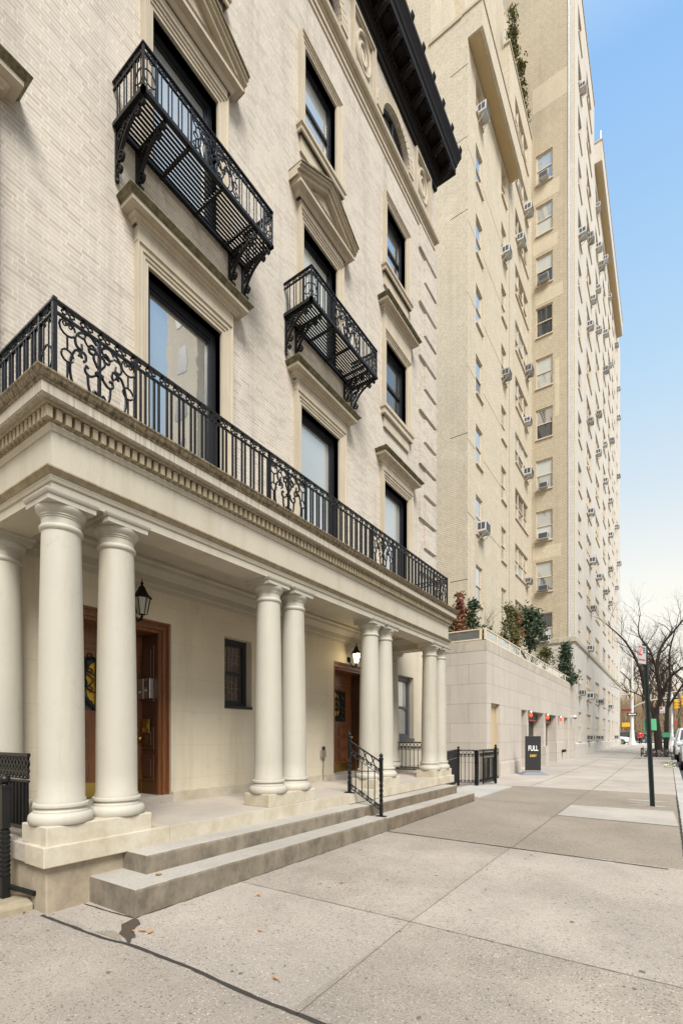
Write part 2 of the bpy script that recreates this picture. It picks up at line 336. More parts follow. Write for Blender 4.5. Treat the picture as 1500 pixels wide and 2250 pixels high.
class MB:
    def __init__(self): self.v = []; self.f = []; self.sm = []
    def add(self, vs, fs, smooth=False):
        o = len(self.v); self.v += [tuple(p) for p in vs]; self.f += [tuple(i + o for i in f) for f in fs]; self.sm += [smooth] * len(fs)
        return self
    def box(self, x0, x1, y0, y1, z0, z1):
        if x0 > x1: x0, x1 = x1, x0
        if y0 > y1: y0, y1 = y1, y0
        if z0 > z1: z0, z1 = z1, z0
        return self.add([(x0, y0, z0), (x1, y0, z0), (x1, y1, z0), (x0, y1, z0), (x0, y0, z1), (x1, y0, z1), (x1, y1, z1), (x0, y1, z1)],
                        [(0, 3, 2, 1), (4, 5, 6, 7), (0, 1, 5, 4), (1, 2, 6, 5), (2, 3, 7, 6), (3, 0, 4, 7)])
    def quad(self, a, b, c, d): return self.add([a, b, c, d], [(0, 1, 2, 3)])
    def prism(self, poly, axis, a, b):
        # poly: 2-D outline in the two other axes (in xyz order); extruded from a to b along axis
        def P(p, t):
            if axis == 'x': return (t, p[0], p[1])
            if axis == 'y': return (p[0], t, p[1])
            return (p[0], p[1], t)
        n = len(poly); vs = [P(p, a) for p in poly] + [P(p, b) for p in poly]
        fs = [tuple(range(n))[::-1], tuple(range(n, 2 * n))] + [(i, (i + 1) % n, n + (i + 1) % n, n + i) for i in range(n)]
        return self.add(vs, fs)
    def tube(self, pts, r, n=5, cap=True):
        pts = [Vector(p) for p in pts]
        if len(pts) < 2: return self
        rs = r if isinstance(r, (list, tuple)) else [r] * len(pts)
        vs = []; fs = []
        up = None
        for i, p in enumerate(pts):
            d = (pts[min(i + 1, len(pts) - 1)] - pts[max(i - 1, 0)])
            if d.length < 1e-9: d = Vector((0, 0, 1))
            d.normalize()
            if up is None:
                up = d.orthogonal().normalized()
            else:
                up = up - d * up.dot(d)
                up = up.normalized() if up.length > 1e-6 else d.orthogonal().normalized()
            w = d.cross(up)
            for k in range(n):
                a = 2 * pi * k / n
                vs.append(p + (up * cos(a) + w * sin(a)) * rs[i])
        for i in range(len(pts) - 1):
            for k in range(n):
                fs.append((i * n + k, i * n + (k + 1) % n, (i + 1) * n + (k + 1) % n, (i + 1) * n + k))
        if cap:
            fs.append(tuple(range(n))[::-1]); fs.append(tuple((len(pts) - 1) * n + k for k in range(n)))
        return self.add(vs, fs, n > 5)
    def lathe(self, c, prof, n=24, cap=True):
        vs = []; fs = []
        for r, z in prof:
            for k in range(n):
                a = 2 * pi * k / n; vs.append((c[0] + r * cos(a), c[1] + r * sin(a), c[2] + z))
        for i in range(len(prof) - 1):
            for k in range(n):
                fs.append((i * n + k, i * n + (k + 1) % n, (i + 1) * n + (k + 1) % n, (i + 1) * n + k))
        if cap:
            fs.append(tuple(range(n))[::-1]); fs.append(tuple((len(prof) - 1) * n + k for k in range(n)))
        return self.add(vs, fs, True)
    def ball(self, c, r, n=12, m=8, sz=1.0):
        prof = [(max(0.001, r * sin(pi * i / m)), -r * sz * cos(pi * i / m)) for i in range(m + 1)]
        return self.lathe(c, prof, n)
    def cyl(self, p0, p1, r, n=12): return self.tube([p0, p1], r, n)
    def usweep(self, prof, xf, yl, yr, xb):
        # moulding carried round three sides of a block on the wall x = xb; prof = closed outline of (offset, z)
        n = len(prof); vs = []
        for o, z in prof: vs += [(xb, yl - o, z), (xf + o, yl - o, z), (xf + o, yr + o, z), (xb, yr + o, z)]
        fs = []
        for i in range(n):
            j = (i + 1) % n
            for k in range(3):
                fs.append((i * 4 + k, j * 4 + k, j * 4 + k + 1, i * 4 + k + 1))
        fs.append(tuple(i * 4 for i in range(n))); fs.append(tuple(i * 4 + 3 for i in range(n))[::-1])
        return self.add(vs, fs)
    def frame(self, y0, y1, z0, z1, prof, closed=True):
        # mitred frame in a plane x = const; prof = list of (outward offset, x), open or closed outline
        vs = []; n = len(prof)
        for d, x in prof:
            if closed: vs += [(x, y0 - d, z0 - d), (x, y0 - d, z1 + d), (x, y1 + d, z1 + d), (x, y1 + d, z0 - d)]
            else: vs += [(x, y0 - d, z0), (x, y0 - d, z1 + d), (x, y1 + d, z1 + d), (x, y1 + d, z0)]
        fs = []
        for i in range(n - 1):
            for k in range(4 if closed else 3):
                q = (k + 1) % 4
                fs.append((i * 4 + k, (i + 1) * 4 + k, (i + 1) * 4 + q, i * 4 + q))
        return self.add(vs, fs)
    def wall(self, axis, c, u0, u1, v0, v1, holes=(), depth=0.2):
        # plane axis = c facing the positive side for 'x', the negative side for 'y'; each hole gets reveals going back
        us = sorted(set([u0, u1] + [h[0] for h in holes] + [h[1] for h in holes])); us = [u for u in us if u0 <= u <= u1]
        vs_ = sorted(set([v0, v1] + [h[2] for h in holes] + [h[3] for h in holes])); vs_ = [v for v in vs_ if v0 <= v <= v1]
        back = -depth if axis == 'x' else depth
        def P(u, v, d=0.0): return (c + d, u, v) if axis == 'x' else (u, c + d, v)
        for i in range(len(us) - 1):
            for j in range(len(vs_) - 1):
                um = (us[i] + us[i + 1]) / 2; vm = (vs_[j] + vs_[j + 1]) / 2
                if any(h[0] < um < h[1] and h[2] < vm < h[3] for h in holes): continue
                self.quad(P(us[i], vs_[j]), P(us[i + 1], vs_[j]), P(us[i + 1], vs_[j + 1]), P(us[i], vs_[j + 1]))
        for a, b, p, q in [h[:4] for h in holes]:
            self.quad(P(a, p), P(a, p, back), P(a, q, back), P(a, q))
            self.quad(P(b, p), P(b, q), P(b, q, back), P(b, p, back))
            self.quad(P(a, q), P(a, q, back), P(b, q, back), P(b, q))
            self.quad(P(a, p), P(b, p), P(b, p, back), P(a, p, back))
        return self
    def build(self, name, m, parent=None, bevel=0.0, seg=2):
        me = bpy.data.meshes.new(name); off = woff(parent)
        me.from_pydata([(p[0] - off.x, p[1] - off.y, p[2] - off.z) for p in self.v], [], self.f)
        me.materials.append(M[m] if isinstance(m, str) else m)
        if any(self.sm):
            me.polygons.foreach_set('use_smooth', self.sm)
            me.set_sharp_from_angle(angle=radians(38))
        me.update()
        o = bpy.data.objects.new(name, me); COL.objects.link(o)
        if parent is not None: o.parent = parent
        if bevel:
            bv = o.modifiers.new('bevel', 'BEVEL'); bv.width = bevel; bv.segments = seg; bv.limit_method = 'ANGLE'; bv.angle_limit = radians(40)
        return o

def worn_mb(x0, x1, y0, y1, z0, z1, seed, amp=.0045, step=.07):
    # a long block whose front top nosing is rounded, chipped and not quite straight
    rnd = random.Random(seed); n = max(2, int((y1 - y0) / step)); mb = MB(); vs = []; a = b = 0.0
    for i in range(n + 1):
        a = a * .8 + rnd.uniform(-1, 1) * amp * .6; b = b * .7 + rnd.uniform(-1, 1) * amp * .5
        c = rnd.uniform(.010, .024) if rnd.random() < .10 else rnd.uniform(.007, .012); y = y0 + (y1 - y0) * i / n
        prof = [(x0, z0), (x1 + a * .5, z0), (x1 + a, z1 - c * 2.2), (x1 - c * .35 + a, z1 - c * .8), (x1 - c + a, z1 - c * .15 + b), (x1 - c * 2.6 + a, z1 + b * .4), (x0, z1)]
        vs += [(p, y, q) for p, q in prof]
    k = 7; fs = [tuple(range(k)), tuple(n * k + j for j in range(k))[::-1]]
    for i in range(n):
        for j in range(k): fs.append((i * k + j, i * k + (j + 1) % k, (i + 1) * k + (j + 1) % k, (i + 1) * k + j)[::-1])
    mb.add(vs, fs); return mb
def tag(o, label=None, cat=None, group=None, kind=None):
    if label: o['label'] = label
    if cat: o['category'] = cat
    if group: o['group'] = group
    if kind: o['kind'] = kind
    return o
def empty(name, loc, label, cat, group=None):
    o = bpy.data.objects.new(name, None); COL.objects.link(o); o.location = loc; o.empty_display_size = 0.2
    return tag(o, label, cat, group)
def copy_thing(root, loc, label=None, rotz=None, group=None, scale=None):
    r = root.copy(); COL.objects.link(r); r.location = loc
    if rotz is not None: r.rotation_euler = (0, 0, rotz)
    if scale: r.scale = (scale,) * 3 if isinstance(scale, (int, float)) else scale
    if label: r['label'] = label
    if group: r['group'] = group
    for ch in list(root.children):
        c = ch.copy(); COL.objects.link(c); c.parent = r
        for g in ch.children:
            d = g.copy(); COL.objects.link(d); d.parent = c
    return r
def text_mesh(name, body, size, m, parent, origin, udir, vdir, extrude=0.002, xs=1.0):
    cu = bpy.data.curves.new(name, 'FONT'); cu.body = body; cu.size = size; cu.align_x = 'CENTER'; cu.align_y = 'CENTER'; cu.extrude = extrude
    cu.offset = size * 0.02
    ob = bpy.data.objects.new(name, cu); COL.objects.link(ob)
    dg = bpy.context.evaluated_depsgraph_get(); me = bpy.data.meshes.new_from_object(ob.evaluated_get(dg))
    bpy.data.objects.remove(ob); bpy.data.curves.remove(cu)
    u = Vector(udir).normalized(); v = Vector(vdir).normalized(); w = u.cross(v)
    mt = Matrix((u * xs, v, w)).transposed().to_4x4(); off = woff(parent); mt.translation = Vector(origin) - off
    me.transform(mt); me.materials.clear(); me.materials.append(M[m])
    o = bpy.data.objects.new(name, me); COL.objects.link(o); o.parent = parent
    return o
def gz(y):
    pts = [(-200, 0), (2, 0), (10, 0.03), (18, 0.045), (31, 0.13), (64, 0.42), (72, 0.44), (400, 0.44)]
    for (a, za), (b, zb) in zip(pts, pts[1:]):
        if y <= b: return za + (zb - za) * (y - a) / (b - a)
    return 0.44

# planar ornaments: curves in a (s, t) plane put at origin o with direction d for s and up for t
class Plane:
    def __init__(self, o, d, up=(0, 0, 1)): self.o = Vector(o); self.d = Vector((tuple(d) + (0,))[:3]).normalized(); self.u = Vector(up)
    def __call__(self, s, t): return self.o + self.d * s + self.u * t
def arc(cx, cy, r, a0, a1, n=10, ry=None):
    ry = ry or r
    return [(cx + r * cos(a0 + (a1 - a0) * i / n), cy + ry * sin(a0 + (a1 - a0) * i / n)) for i in range(n + 1)]
def spiral(cx, cy, r0, a0, turns, n=10, r1=0.25):
    k = max(6, int(n * abs(turns)))
    return [(cx + r0 * (1 - (1 - r1) * i / k) * cos(a0 + 2 * pi * turns * i / k), cy + r0 * (1 - (1 - r1) * i / k) * sin(a0 + 2 * pi * turns * i / k)) for i in range(k + 1)]
def smooth(pts, n=4):
    out = []
    P = [pts[0]] + list(pts) + [pts[-1]]
    for i in range(1, len(P) - 2):
        for k in range(n):
            t = k / n; a, b, c, d = P[i - 1], P[i], P[i + 1], P[i + 2]
            out.append(tuple(0.5 * ((2 * b[j]) + (-a[j] + c[j]) * t + (2 * a[j] - 5 * b[j] + 4 * c[j] - d[j]) * t * t + (-a[j] + 3 * b[j] - 3 * c[j] + d[j]) * t ** 3) for j in range(len(b))))
    out.append(tuple(pts[-1])); return out
def draw(mb, pl, pts, r, n=4): mb.tube([pl(*p) for p in pts], r, n, False)
def ring(mb, pl, cx, cy, r, tr, ry=None, n=12): draw(mb, pl, arc(cx, cy, r, 0, 2 * pi, n, ry), tr)

def parts(mbs, name, m, parent, bevel=0.0, most=100):
    # one object per part; past `most` the rest is one object marked stuff
    for b in mbs[:most]: b.build(name, m, parent, bevel)
    if len(mbs) > most:
        r = MB()
        for b in mbs[most:]:
            o = len(r.v); r.v += b.v; r.f += [tuple(i + o for i in f) for f in b.f]; r.sm += b.sm
        q = r.build(name, m, parent, bevel); q['kind'] = 'stuff'
# ------------------------------------------------------------------ the setting
def strip(name, m, x0, x1, ys, zoff=0.0, thick=0.0):
    mb = MB(); n = len(ys)
    for a, b in zip(ys, ys[1:]):
        za, zb = gz(a) + zoff, gz(b) + zoff
        mb.quad((x0, a, za), (x1, a, za), (x1, b, zb), (x0, b, zb))
        if thick:
            mb.quad((x1, a, za), (x1, a, za - thick), (x1, b, zb - thick), (x1, b, zb))
    if thick:
        a, b = ys[0], ys[-1]
        mb.quad((x0, b, gz(b) + zoff), (x1, b, gz(b) + zoff), (x1, b, gz(b) + zoff - thick), (x0, b, gz(b) + zoff - thick))
    return tag(mb.build(name, m), kind='structure')
YB = [-12, 2, 6.1, 10, 13.6, 18, 31, 45, 64, 66]
mb = MB()
for a, b in ((-300, 2), (2, 10), (10, 18), (18, 31), (31, 64), (64, 72), (72, 900)):
    mb.quad((-600, a, gz(a) - 0.16), (600, a, gz(a) - 0.16), (600, b, gz(b) - 0.16), (-600, b, gz(b) - 0.16))
tag(mb.build('ground', 'park_ground'), kind='structure')
strip('street', 'asphalt', 0.2, 11.0, [-60] + YB[1:] , -0.13)
strip('avenue', 'avenue_paving', -150, 150, [66.3, 72, 93], -0.12)
for (xa, xb, ya, yb, mm) in ((-14, -1.6, -12, 1.86, 'sidewalk_near'), (-1.6, .15, -12, 1.86, 'sidewalk_slab_warm'), (-14, -1.6, 1.86, 3.27, 'sidewalk_slab_pale'), (-1.6, .15, 1.86, 3.27, 'sidewalk_near'), (-14, -1.6, 3.27, 6.1, 'sidewalk_near'), (-1.6, .15, 3.27, 6.1, 'sidewalk_slab_pale')):
    strip('sidewalk', mm, xa, xb, [ya, 2, yb] if ya < 2 < yb else [ya, yb], 0.0, 0.15)
gm = MB(); rnd = random.Random(17)
for i in range(60):
    x, y = rnd.uniform(-3.2, .05), 1.2 + 8.5 * rnd.random() ** 1.3; r0 = rnd.uniform(.007, .02); k = 9
    gm.add([(x + r0 * rnd.uniform(.7, 1.2) * cos(2 * pi * j / k), y + r0 * rnd.uniform(.7, 1.2) * sin(2 * pi * j / k), gz(y) + .003) for j in range(k)], [tuple(range(k))])
tag(gm.build('gum_stain', 'gum'), kind='structure')
strip('sidewalk_aggregate', 'sidewalk_brown', -14, 0.15, [6.1, 10, 13.6], 0.0, 0.15)
strip('sidewalk_flags', 'sidewalk_pale', -14, 0.15, [13.6, 18, 31, 45, 64, 66], 0.0, 0.15)
strip('curb', 'curb_stone', 0.165, 0.36, YB, -0.006, 0.15)
strip('far_pavement', 'sidewalk_pale', 11.0, 16, YB, 0.0, 0.15)
strip('park_pavement', 'avenue_paving', -150, 150, [93, 97.5], 0.02)
mb = MB(); mb.add([(-1.6, 9.0, gz(9) + .004), (0.13, 8.9, gz(9) + .004), (0.075, 10.55, gz(10.5) + .004), (-1.6, 10.45, gz(10.4) + .004)], [(0, 1, 2, 3)])
tag(mb.build('sidewalk_patch', 'sidewalk_patch'), kind='structure')
# worn pale patches of old repair in the paving
def blob(name, m, cx, cy, rx, ry, seed, z=0.004):
    rnd = random.Random(seed); k = 22
    rr = [1 + rnd.uniform(-.28, .28) for _ in range(k)]
    rr = [(rr[i - 1] + rr[i] + rr[(i + 1) % k]) / 3 for i in range(k)]
    vs = [(cx + rx * rr[i] * cos(2 * pi * i / k), cy + ry * rr[i] * sin(2 * pi * i / k)) for i in range(k)]
    m_ = MB(); m_.add([(x, y, gz(y) + z) for x, y in vs], [tuple(range(k))]); return tag(m_.build(name, m), kind='structure')
blob('sidewalk_repair', 'sidewalk_patch', -0.33, 11.15, 0.34, 0.10, 3)
blob('sidewalk_repair', 'sidewalk_patch', -0.38, 12.0, 0.42, 0.08, 4)
# joints and cracks: thin dark strips lying on the paving
def crack(pts, w, rnd_amt=0.006, z=0.004, seed=1, name='pavement_joint', m='crack'):
    rnd = random.Random(seed); P = []
    for (a, b) in zip(pts, pts[1:]):
        L = sqrt((b[0] - a[0]) ** 2 + (b[1] - a[1]) ** 2); k = max(2, int(L / 0.06))
        P += [(a[0] + (b[0] - a[0]) * i / k, a[1] + (b[1] - a[1]) * i / k) for i in range(k)]
    P.append(pts[-1]); vs = []; fs = []
    for i, p in enumerate(P):
        q = P[min(i + 1, len(P) - 1)]; o = P[max(i - 1, 0)]; dx, dy = q[0] - o[0], q[1] - o[1]; L = sqrt(dx * dx + dy * dy) or 1
        nx, ny = -dy / L, dx / L; h = w / 2 * rnd.uniform(.7, 1.25); j = rnd.uniform(-rnd_amt, rnd_amt)
        vs += [(p[0] + nx * (j + h), p[1] + ny * (j + h), gz(p[1]) + z), (p[0] + nx * (j - h), p[1] + ny * (j - h), gz(p[1]) + z)]
    for i in range(len(P) - 1): fs.append((2 * i, 2 * i + 1, 2 * i + 3, 2 * i + 2))
    mb = MB(); mb.add(vs, fs); return tag(mb.build(name, m), kind='structure')
crack([(-4.04, 1.78), (-3.25, 1.815), (-2.97, 1.862), (-2.37, 1.878), (-1.82, 1.86), (-1.2, 1.88), (0.15, 1.86)], 0.026, 0.0025, seed=2)
crack([(-3.36, 6.135), (-2.3, 6.11), (-0.0, 6.03)], 0.028, 0.002, seed=3)
crack([(-3.38, 3.26), (-1.6, 3.27), (0.14, 3.25)], 0.006, 0.002, seed=4, m='hairline')
crack([(-1.62, 6.05), (-1.6, 3.27), (-1.54, 1.86)], 0.005, 0.002, seed=5, m='hairline')
crack([(-1.6, 6.15), (-1.62, 9.0), (-1.63, 13.6)], 0.016, 0.003, seed=6, m='hairline')
crack([(-1.62, 9.0), (0.13, 8.89)], 0.022, 0.004, seed=7)
crack([(-3.38, 10.25), (-2.2, 10.25)], 0.010, 0.003, seed=8)
crack([(0.155, 6.2), (0.155, 9.0), (0.155, 13.2)], 0.03, 0.004, seed=9)
for y in (16.6, 19.6, 22.6, 25.6, 28.6, 33, 38, 44, 51):
    crack([(-4.6, y), (0.14, y)], 0.012, 0.002, seed=int(y))
for x in (-3.1, -1.6): crack([(x, 13.65), (x, 40), (x, 64)], 0.014, 0.002, seed=int(-x * 10))
# wedge of soil and litter in the broken corner beside the lower step
mb = MB(); mb.add([(-3.385, 2.15, .006), (-3.36, 2.08, .006), (-3.345, 2.02, .006), (-3.25, 1.965, .006), (-3.21, 1.92, .006), (-3.10, 1.90, .006), (-3.03, 1.872, .006), (-3.0, 1.875, .006), (-3.06, 1.925, .006), (-3.085, 1.97, .006), (-3.16, 2.00, .006), (-3.22, 2.06, .006), (-3.24, 2.11, .006), (-3.33, 2.15, .006)], [tuple(range(14))])
tag(mb.build('soil_pocket', 'soil'), kind='structure')
mb = MB(); mb.add([(-3.38, 1.845, .003), (-3.08, 1.866, .003), (-3.17, 1.905, .003), (-3.28, 1.935, .003), (-3.35, 1.90, .003)], [(0, 1, 2, 3, 4)])
tag(mb.build('broken_paving_chip', 'sidewalk_brown'), kind='structure')
crack([(-4.02, 2.10), (-3.7, 2.12), (-3.40, 2.15)], 0.014, 0.004, seed=21)
crack([(-3.385, 2.16), (-3.385, 6.1), (-3.385, 10.0)], 0.02, 0.006, seed=22)
# fallen leaves
LEAVES = [(-1.86, 2.06, 'folded orange leaf lying in the dark joint at the bottom'), (-3.03, 2.05, None), (-3.15, 1.99, None), (-3.10, 2.03, None), (-4.20, 1.72, 'rust brown leaf on the pavement by the black pipe'),
          (-1.02, 1.96, 'small brown leaf on the pale paving at the bottom edge'), (-2.95, 3.05, 'tiny leaf at the foot of the lower step'), (-2.55, 3.75, 'thin orange leaf lying on the pale paving before the steps'), (-2.4, 2.5, 'tiny brown leaf stalk on the paving near the lower left joint')]
for i, (x, y, lab) in enumerate(LEAVES):
    rnd = random.Random(i + 50); a = rnd.uniform(0, 6.28); s = rnd.uniform(.022, .034); b = MB()
    P = [(-1, 0, .004), (-.3, .42, .012), (.4, .36, .016), (1, 0, .006), (.3, -.38, .014), (-.4, -.4, .008)]
    mid = (0, 0, .010)
    pts = [(x + s * (p[0] * cos(a) - p[1] * sin(a)), y + s * (p[0] * sin(a) + p[1] * cos(a)), gz(y) + p[2] + .006) for p in P] + [(x, y, gz(y) + .013)]
    b.add(pts, [(k, (k + 1) % 6, 6) for k in range(6)])
    o = b.build('fallen_leaf', 'leaf_fallen')
    if lab: tag(o, lab, 'leaf', 'fallen leaves on the pavement')
    else: tag(o, 'tiny dry leaf scrap scattered on the concrete' if i > 5 else 'curled orange leaf in the soil pocket beside the step corner', 'leaf', 'fallen leaves on the pavement' if i > 5 else 'leaves in the broken pavement corner')
mb = MB(); mb.add([(-3.62, 2.50, .224), (-3.58, 2.47, .232), (-3.55, 2.49, .226), (-3.57, 2.53, .234)], [(0, 1, 2, 3)])
tag(mb.build('fallen_leaf', 'leaf_fallen'), 'dry brown leaf lying on top of the lower concrete step', 'leaf')

# ------------------------------------------------------------------ townhouse
XW = -5.5; YL, YR = -1.4, 12.74
house = empty('townhouse', (XW, 5.7, 0), 'cream brick townhouse with columned porch, iron balconies and heavy black cornice', 'house')
CY = [1.20, 4.27, 7.35, 10.43]
W2 = [(c - .61, c + .61, 4.42, 7.38) for c in CY]
W3 = [(c - .54, c + .54, (9.10 if i == 3 else 8.76), 10.72) for i, c in enumerate(CY)]
W4 = [(c - .50, c + .50, 12.50, 13.95) for c in CY]
AR = [(c - .68, c + .68, 15.62, 16.50) for c in CY]
mb = MB(); mb.wall('x', XW, YL, YR, 3.95, 18.6, W2 + W3 + W4 + AR, 0.16)
for a, b, z0, z1 in AR:            # round the heads of the attic windows
    c = (a + b) / 2; zc = 15.82; r = .68; K = 12
    for s in (-1, 1):
        arcp = [(c + s * r * cos(pi / 2 * i / K), zc + r * sin(pi / 2 * i / K)) for i in range(K + 1)]
        for (p, q) in zip(arcp, arcp[1:]):
            mb.quad((XW, p[0], p[1]), (XW, q[0], q[1]), (XW, q[0], 16.5), (XW, p[0], 16.5))
            mb.quad((XW, p[0], p[1]), (XW - .16, p[0], p[1]), (XW - .16, q[0], q[1]), (XW, q[0], q[1]))
mb.quad((XW, YR, 0), (XW - 14, YR, 0), (XW - 14, YR, 18.6), (XW, YR, 18.6))
mb.quad((XW, YL, 3.9), (XW - 14, YL, 3.9), (XW - 14, YL, 18.6), (XW, YL, 18.6))
mb.quad((XW, YL, 18.6), (XW, YR, 18.6), (XW - 14, YR, 18.6), (XW - 14, YL, 18.6))
mb.build('brick_wall', 'house_brick', house)
# quoins: alternating long and short raised brick panels
z = 4.35; k = 0; qs = []
while z < 14.8:
    L = 1.02 if k % 2 == 0 else .70
    qs.append(MB().box(XW - .01, XW + .065, YR - L, YR + .065, z, z + .60)); z += .72; k += 1
parts(qs, 'quoin', 'house_brick', house, 0.006)
# ground floor wall
D1 = (2.45, 4.03, .60, 2.90); D2 = (7.80, 9.25, .60, 2.90); SW = (4.96, 5.53, 1.85, 2.90); RW = (10.33, 11.42, 1.33, 2.92); LW = (-.6, .3, 1.3, 2.9)
mb = MB(); mb.wall('x', XW + .005, YL, YR + .005, -.2, 3.95, [D1, D2, SW, RW, LW], .26)
mb.quad((XW + .005, YR + .005, -.2), (XW - 10, YR + .005, -.2), (XW - 10, YR + .005, 3.95), (XW + .005, YR + .005, 3.95))
mb.build('ground_floor_wall', 'cream_wall', house)
for a, b in ((YL, D1[0]), (D1[1], D2[0]), (D2[1], YR)): MB().box(XW, XW + .045, a, b, -.1, .66).build('wall_base', 'plinth_paint', house, .006)
for D_ in (D1, D2): MB().box(XW - .7, XW + .045, D_[0], D_[1], .3, .62).build('threshold', 'porch_floor', house, .006)

def casing(c0, c1, z0, z1, closed, parent, w=.15):
    mb = MB()
    mb.frame(c0, c1, z0, z1, [(0, XW - .15), (0, XW + .045), (.045, XW + .045), (.05, XW + .06), (.09, XW + .06), (.095, XW + .078), (w - .025, XW + .078), (w - .012, XW + .10), (w, XW + .10), (w, XW)], closed)
    return mb.build('surround', 'trim_stone', parent)
def sash(c0, c1, z0, z1, x, panes, parent_house, rail=True, mframe='black_frame', fw=.085, blind=None):
    fr = MB(); fr.frame(c0 + fw, c1 - fw, z0 + fw, z1 - fw, [(fw, x - .12), (fw, x), (0, x), (0, x - .02), (-.035, x - .02), (-.035, x - .06)], True)
    zm = (z0 + z1) / 2
    if rail: fr.box(x - .07, x - .012, c0 + fw, c1 - fw, zm - .035, zm + .035)
    w = fr.build('window', mframe, parent_house)
    if rail:
        for (p, q), dx in (((z0 + fw, zm), 0), ((zm, z1 - fw), .012)):
            g = MB(); g.quad((x - .05 + dx, c0 + fw, p), (x - .05 + dx, c1 - fw, p), (x - .05 + dx, c1 - fw, q), (x - .05 + dx, c0 + fw, q)); g.build('pane', panes, w)
    else:
        g = MB(); g.quad((x - .05, c0 + fw, z0 + fw), (x - .05, c1 - fw, z0 + fw), (x - .05, c1 - fw, z1 - fw), (x - .05, c0 + fw, z1 - fw)); g.build('pane', panes, w)
    return w
CORN = [(0, -.20), (.015, -.20), (.02, -.175), (.05, -.165), (.06, -.14), (.06, -.125), (.145, -.118), (.145, -.07), (0, -.068)]
CTOP = [(0, -.07), (.148, -.07), (.152, -.058), (.168, -.05), (.185, -.03), (.205, -.012), (.205, .0), (0, .03)]
for i, c in enumerate(CY):
    a, b, z0, z1 = W2[i]
    w = sash(a, b, z0, z1, XW - .10, ['glass_mid', 'glass_mid', 'glass_pale', 'glass_pale'][i], house, False, fw=.10)
    casing(a, b, z0, z1, False, w, .17)
    mb = MB(); mb.usweep([(o, 7.93 + z) for o, z in CTOP], XW + .10, a - .20, b + .20, XW - .02); mb.build('hood_top', 'mossy_stone', w); mb = MB(); mb.usweep([(o, 7.93 + z) for o, z in CORN] , XW + .10, a - .20, b + .20, XW - .02); mb.box(XW, XW + .095, a - .175, b + .175, 7.545, 7.725); mb.build('cornice', 'trim_stone', w)
    a, b, z0, z1 = W3[i]
    w = sash(a, b, z0, z1, XW - .10, ['glass_mid', 'glass_pale', 'shade_blind', 'glass_dark'][i], house, i == 3)
    casing(a, b, z0, z1, i == 3 and False, w, .15)
    if i == 3:
        mb = MB(); mb.usweep([(o, 11.50 + z) for o, z in CTOP], XW + .09, a - .15, b + .15, XW - .02); mb.build('hood_top', 'mossy_stone', w); mb = MB(); mb.usweep([(o, 11.50 + z) for o, z in CORN], XW + .09, a - .15, b + .15, XW - .02); mb.box(XW, XW + .085, a - .14, b + .14, 10.865, 11.30); mb.build('cornice', 'trim_stone', w)
        mb = MB(); mb.usweep([(0, 8.86), (.03, 8.88), (.03, 8.99), (.06, 9.01), (.06, 9.09), (0, 9.11)], XW + .08, a - .17, b + .17, XW - .02); mb.box(XW, XW + .05, a - .1, b + .1, 8.62, 8.86); mb.build('sill', 'trim_stone', w)
    else:
        # triangular pediment on a bracketed entablature
        yl, yr = a - .19, b + .19; zb = 11.12
        mb = MB(); mb.box(XW, XW + .085, a - .14, b + .14, 10.865, 10.99); mb.usweep([(0, zb - .13), (.02, zb - .12), (.05, zb - .06), (.13, zb - .045), (.13, zb + .02), (.15, zb + .03), (0, zb + .035)], XW + .10, yl, yr, XW - .02)
        yc = (yl + yr) / 2; apx = zb + .66; e0 = .16; rk_ = MB()
        for s in (-1, 1):
            ye = yc + s * ((yr - yl) / 2 + e0 + .03)
            # raking cornice, built as three stepped bars following the slope
            for (d0, d1, x1) in ((-.16, -.09, XW + .20), (-.088, -.045, XW + .25), (-.043, -.012, XW + .285), (-.01, .02, XW + .31)):
                P = [(ye, zb + .185 + d0), (yc, apx + d0 + .02), (yc, apx + d1 + .02), (ye, zb + .185 + d1)]
                if s > 0: P = P[::-1]
                (rk_ if d1 > 0 else mb).prism(P, 'x', XW - .02, x1)
        mb.prism([(yl - .05, zb + .03), (yr + .05, zb + .03), (yc, apx - .12)], 'x', XW - .02, XW + .10)
        mb.prism([(yl + .28, zb + .07), (yr - .28, zb + .07), (yc, apx - .24)], 'x', XW - .02, XW + .115)
        mb.build('pediment', 'trim_stone', w); rk_.build('pediment_capping', 'mossy_stone', w)
    a, b, z0, z1 = W4[i]
    w = sash(a, b, z0, z1, XW - .10, ['glass_mid', 'glass_mid', 'glass_pale', 'glass_mid'][i], house, True)
    casing(a, b, z0, z1, True, w, .15)
    mb = MB(); mb.usweep([(0, 12.22), (.02, 12.24), (.02, 12.31), (.05, 12.33), (.05, 12.39), (0, 12.40)], XW + .09, a - .17, b + .17, XW - .02); mb.box(XW, XW + .04, a - .12, b + .12, 11.95, 12.22); mb.build('sill', 'trim_stone', w)
    a, b, z0, z1 = AR[i]
    fr = MB(); c = (a + b) / 2
    fr.box(XW - .14, XW - .09, a, a + .09, 15.62, 16.0); fr.box(XW - .14, XW - .09, b - .09, b, 15.62, 16.0); fr.box(XW - .14, XW - .085, c - .04, c + .04, 15.62, 16.45)
    K = 14
    arcp = [(c + r_ * cos(pi * k / K), 15.82 + r_ * sin(pi * k / K)) for r_ in (.68, .59) for k in range(K + 1)]
    for k in range(K):
        p, q, r2, s2 = arcp[k], arcp[k + 1], arcp[K + 2 + k], arcp[K + 1 + k]
        fr.quad((XW - .09, *p), (XW - .09, *q), (XW - .09, *r2), (XW - .09, *s2))
    w = fr.build('window', 'black_frame', house)
    g = MB(); g.quad((XW - .13, a, 15.62), (XW - .13, b, 15.62), (XW - .13, b, 16.5), (XW - .13, a, 16.5)); g.build('pane', 'glass_dark', w)
    v = MB()                          # ring of brick voussoirs
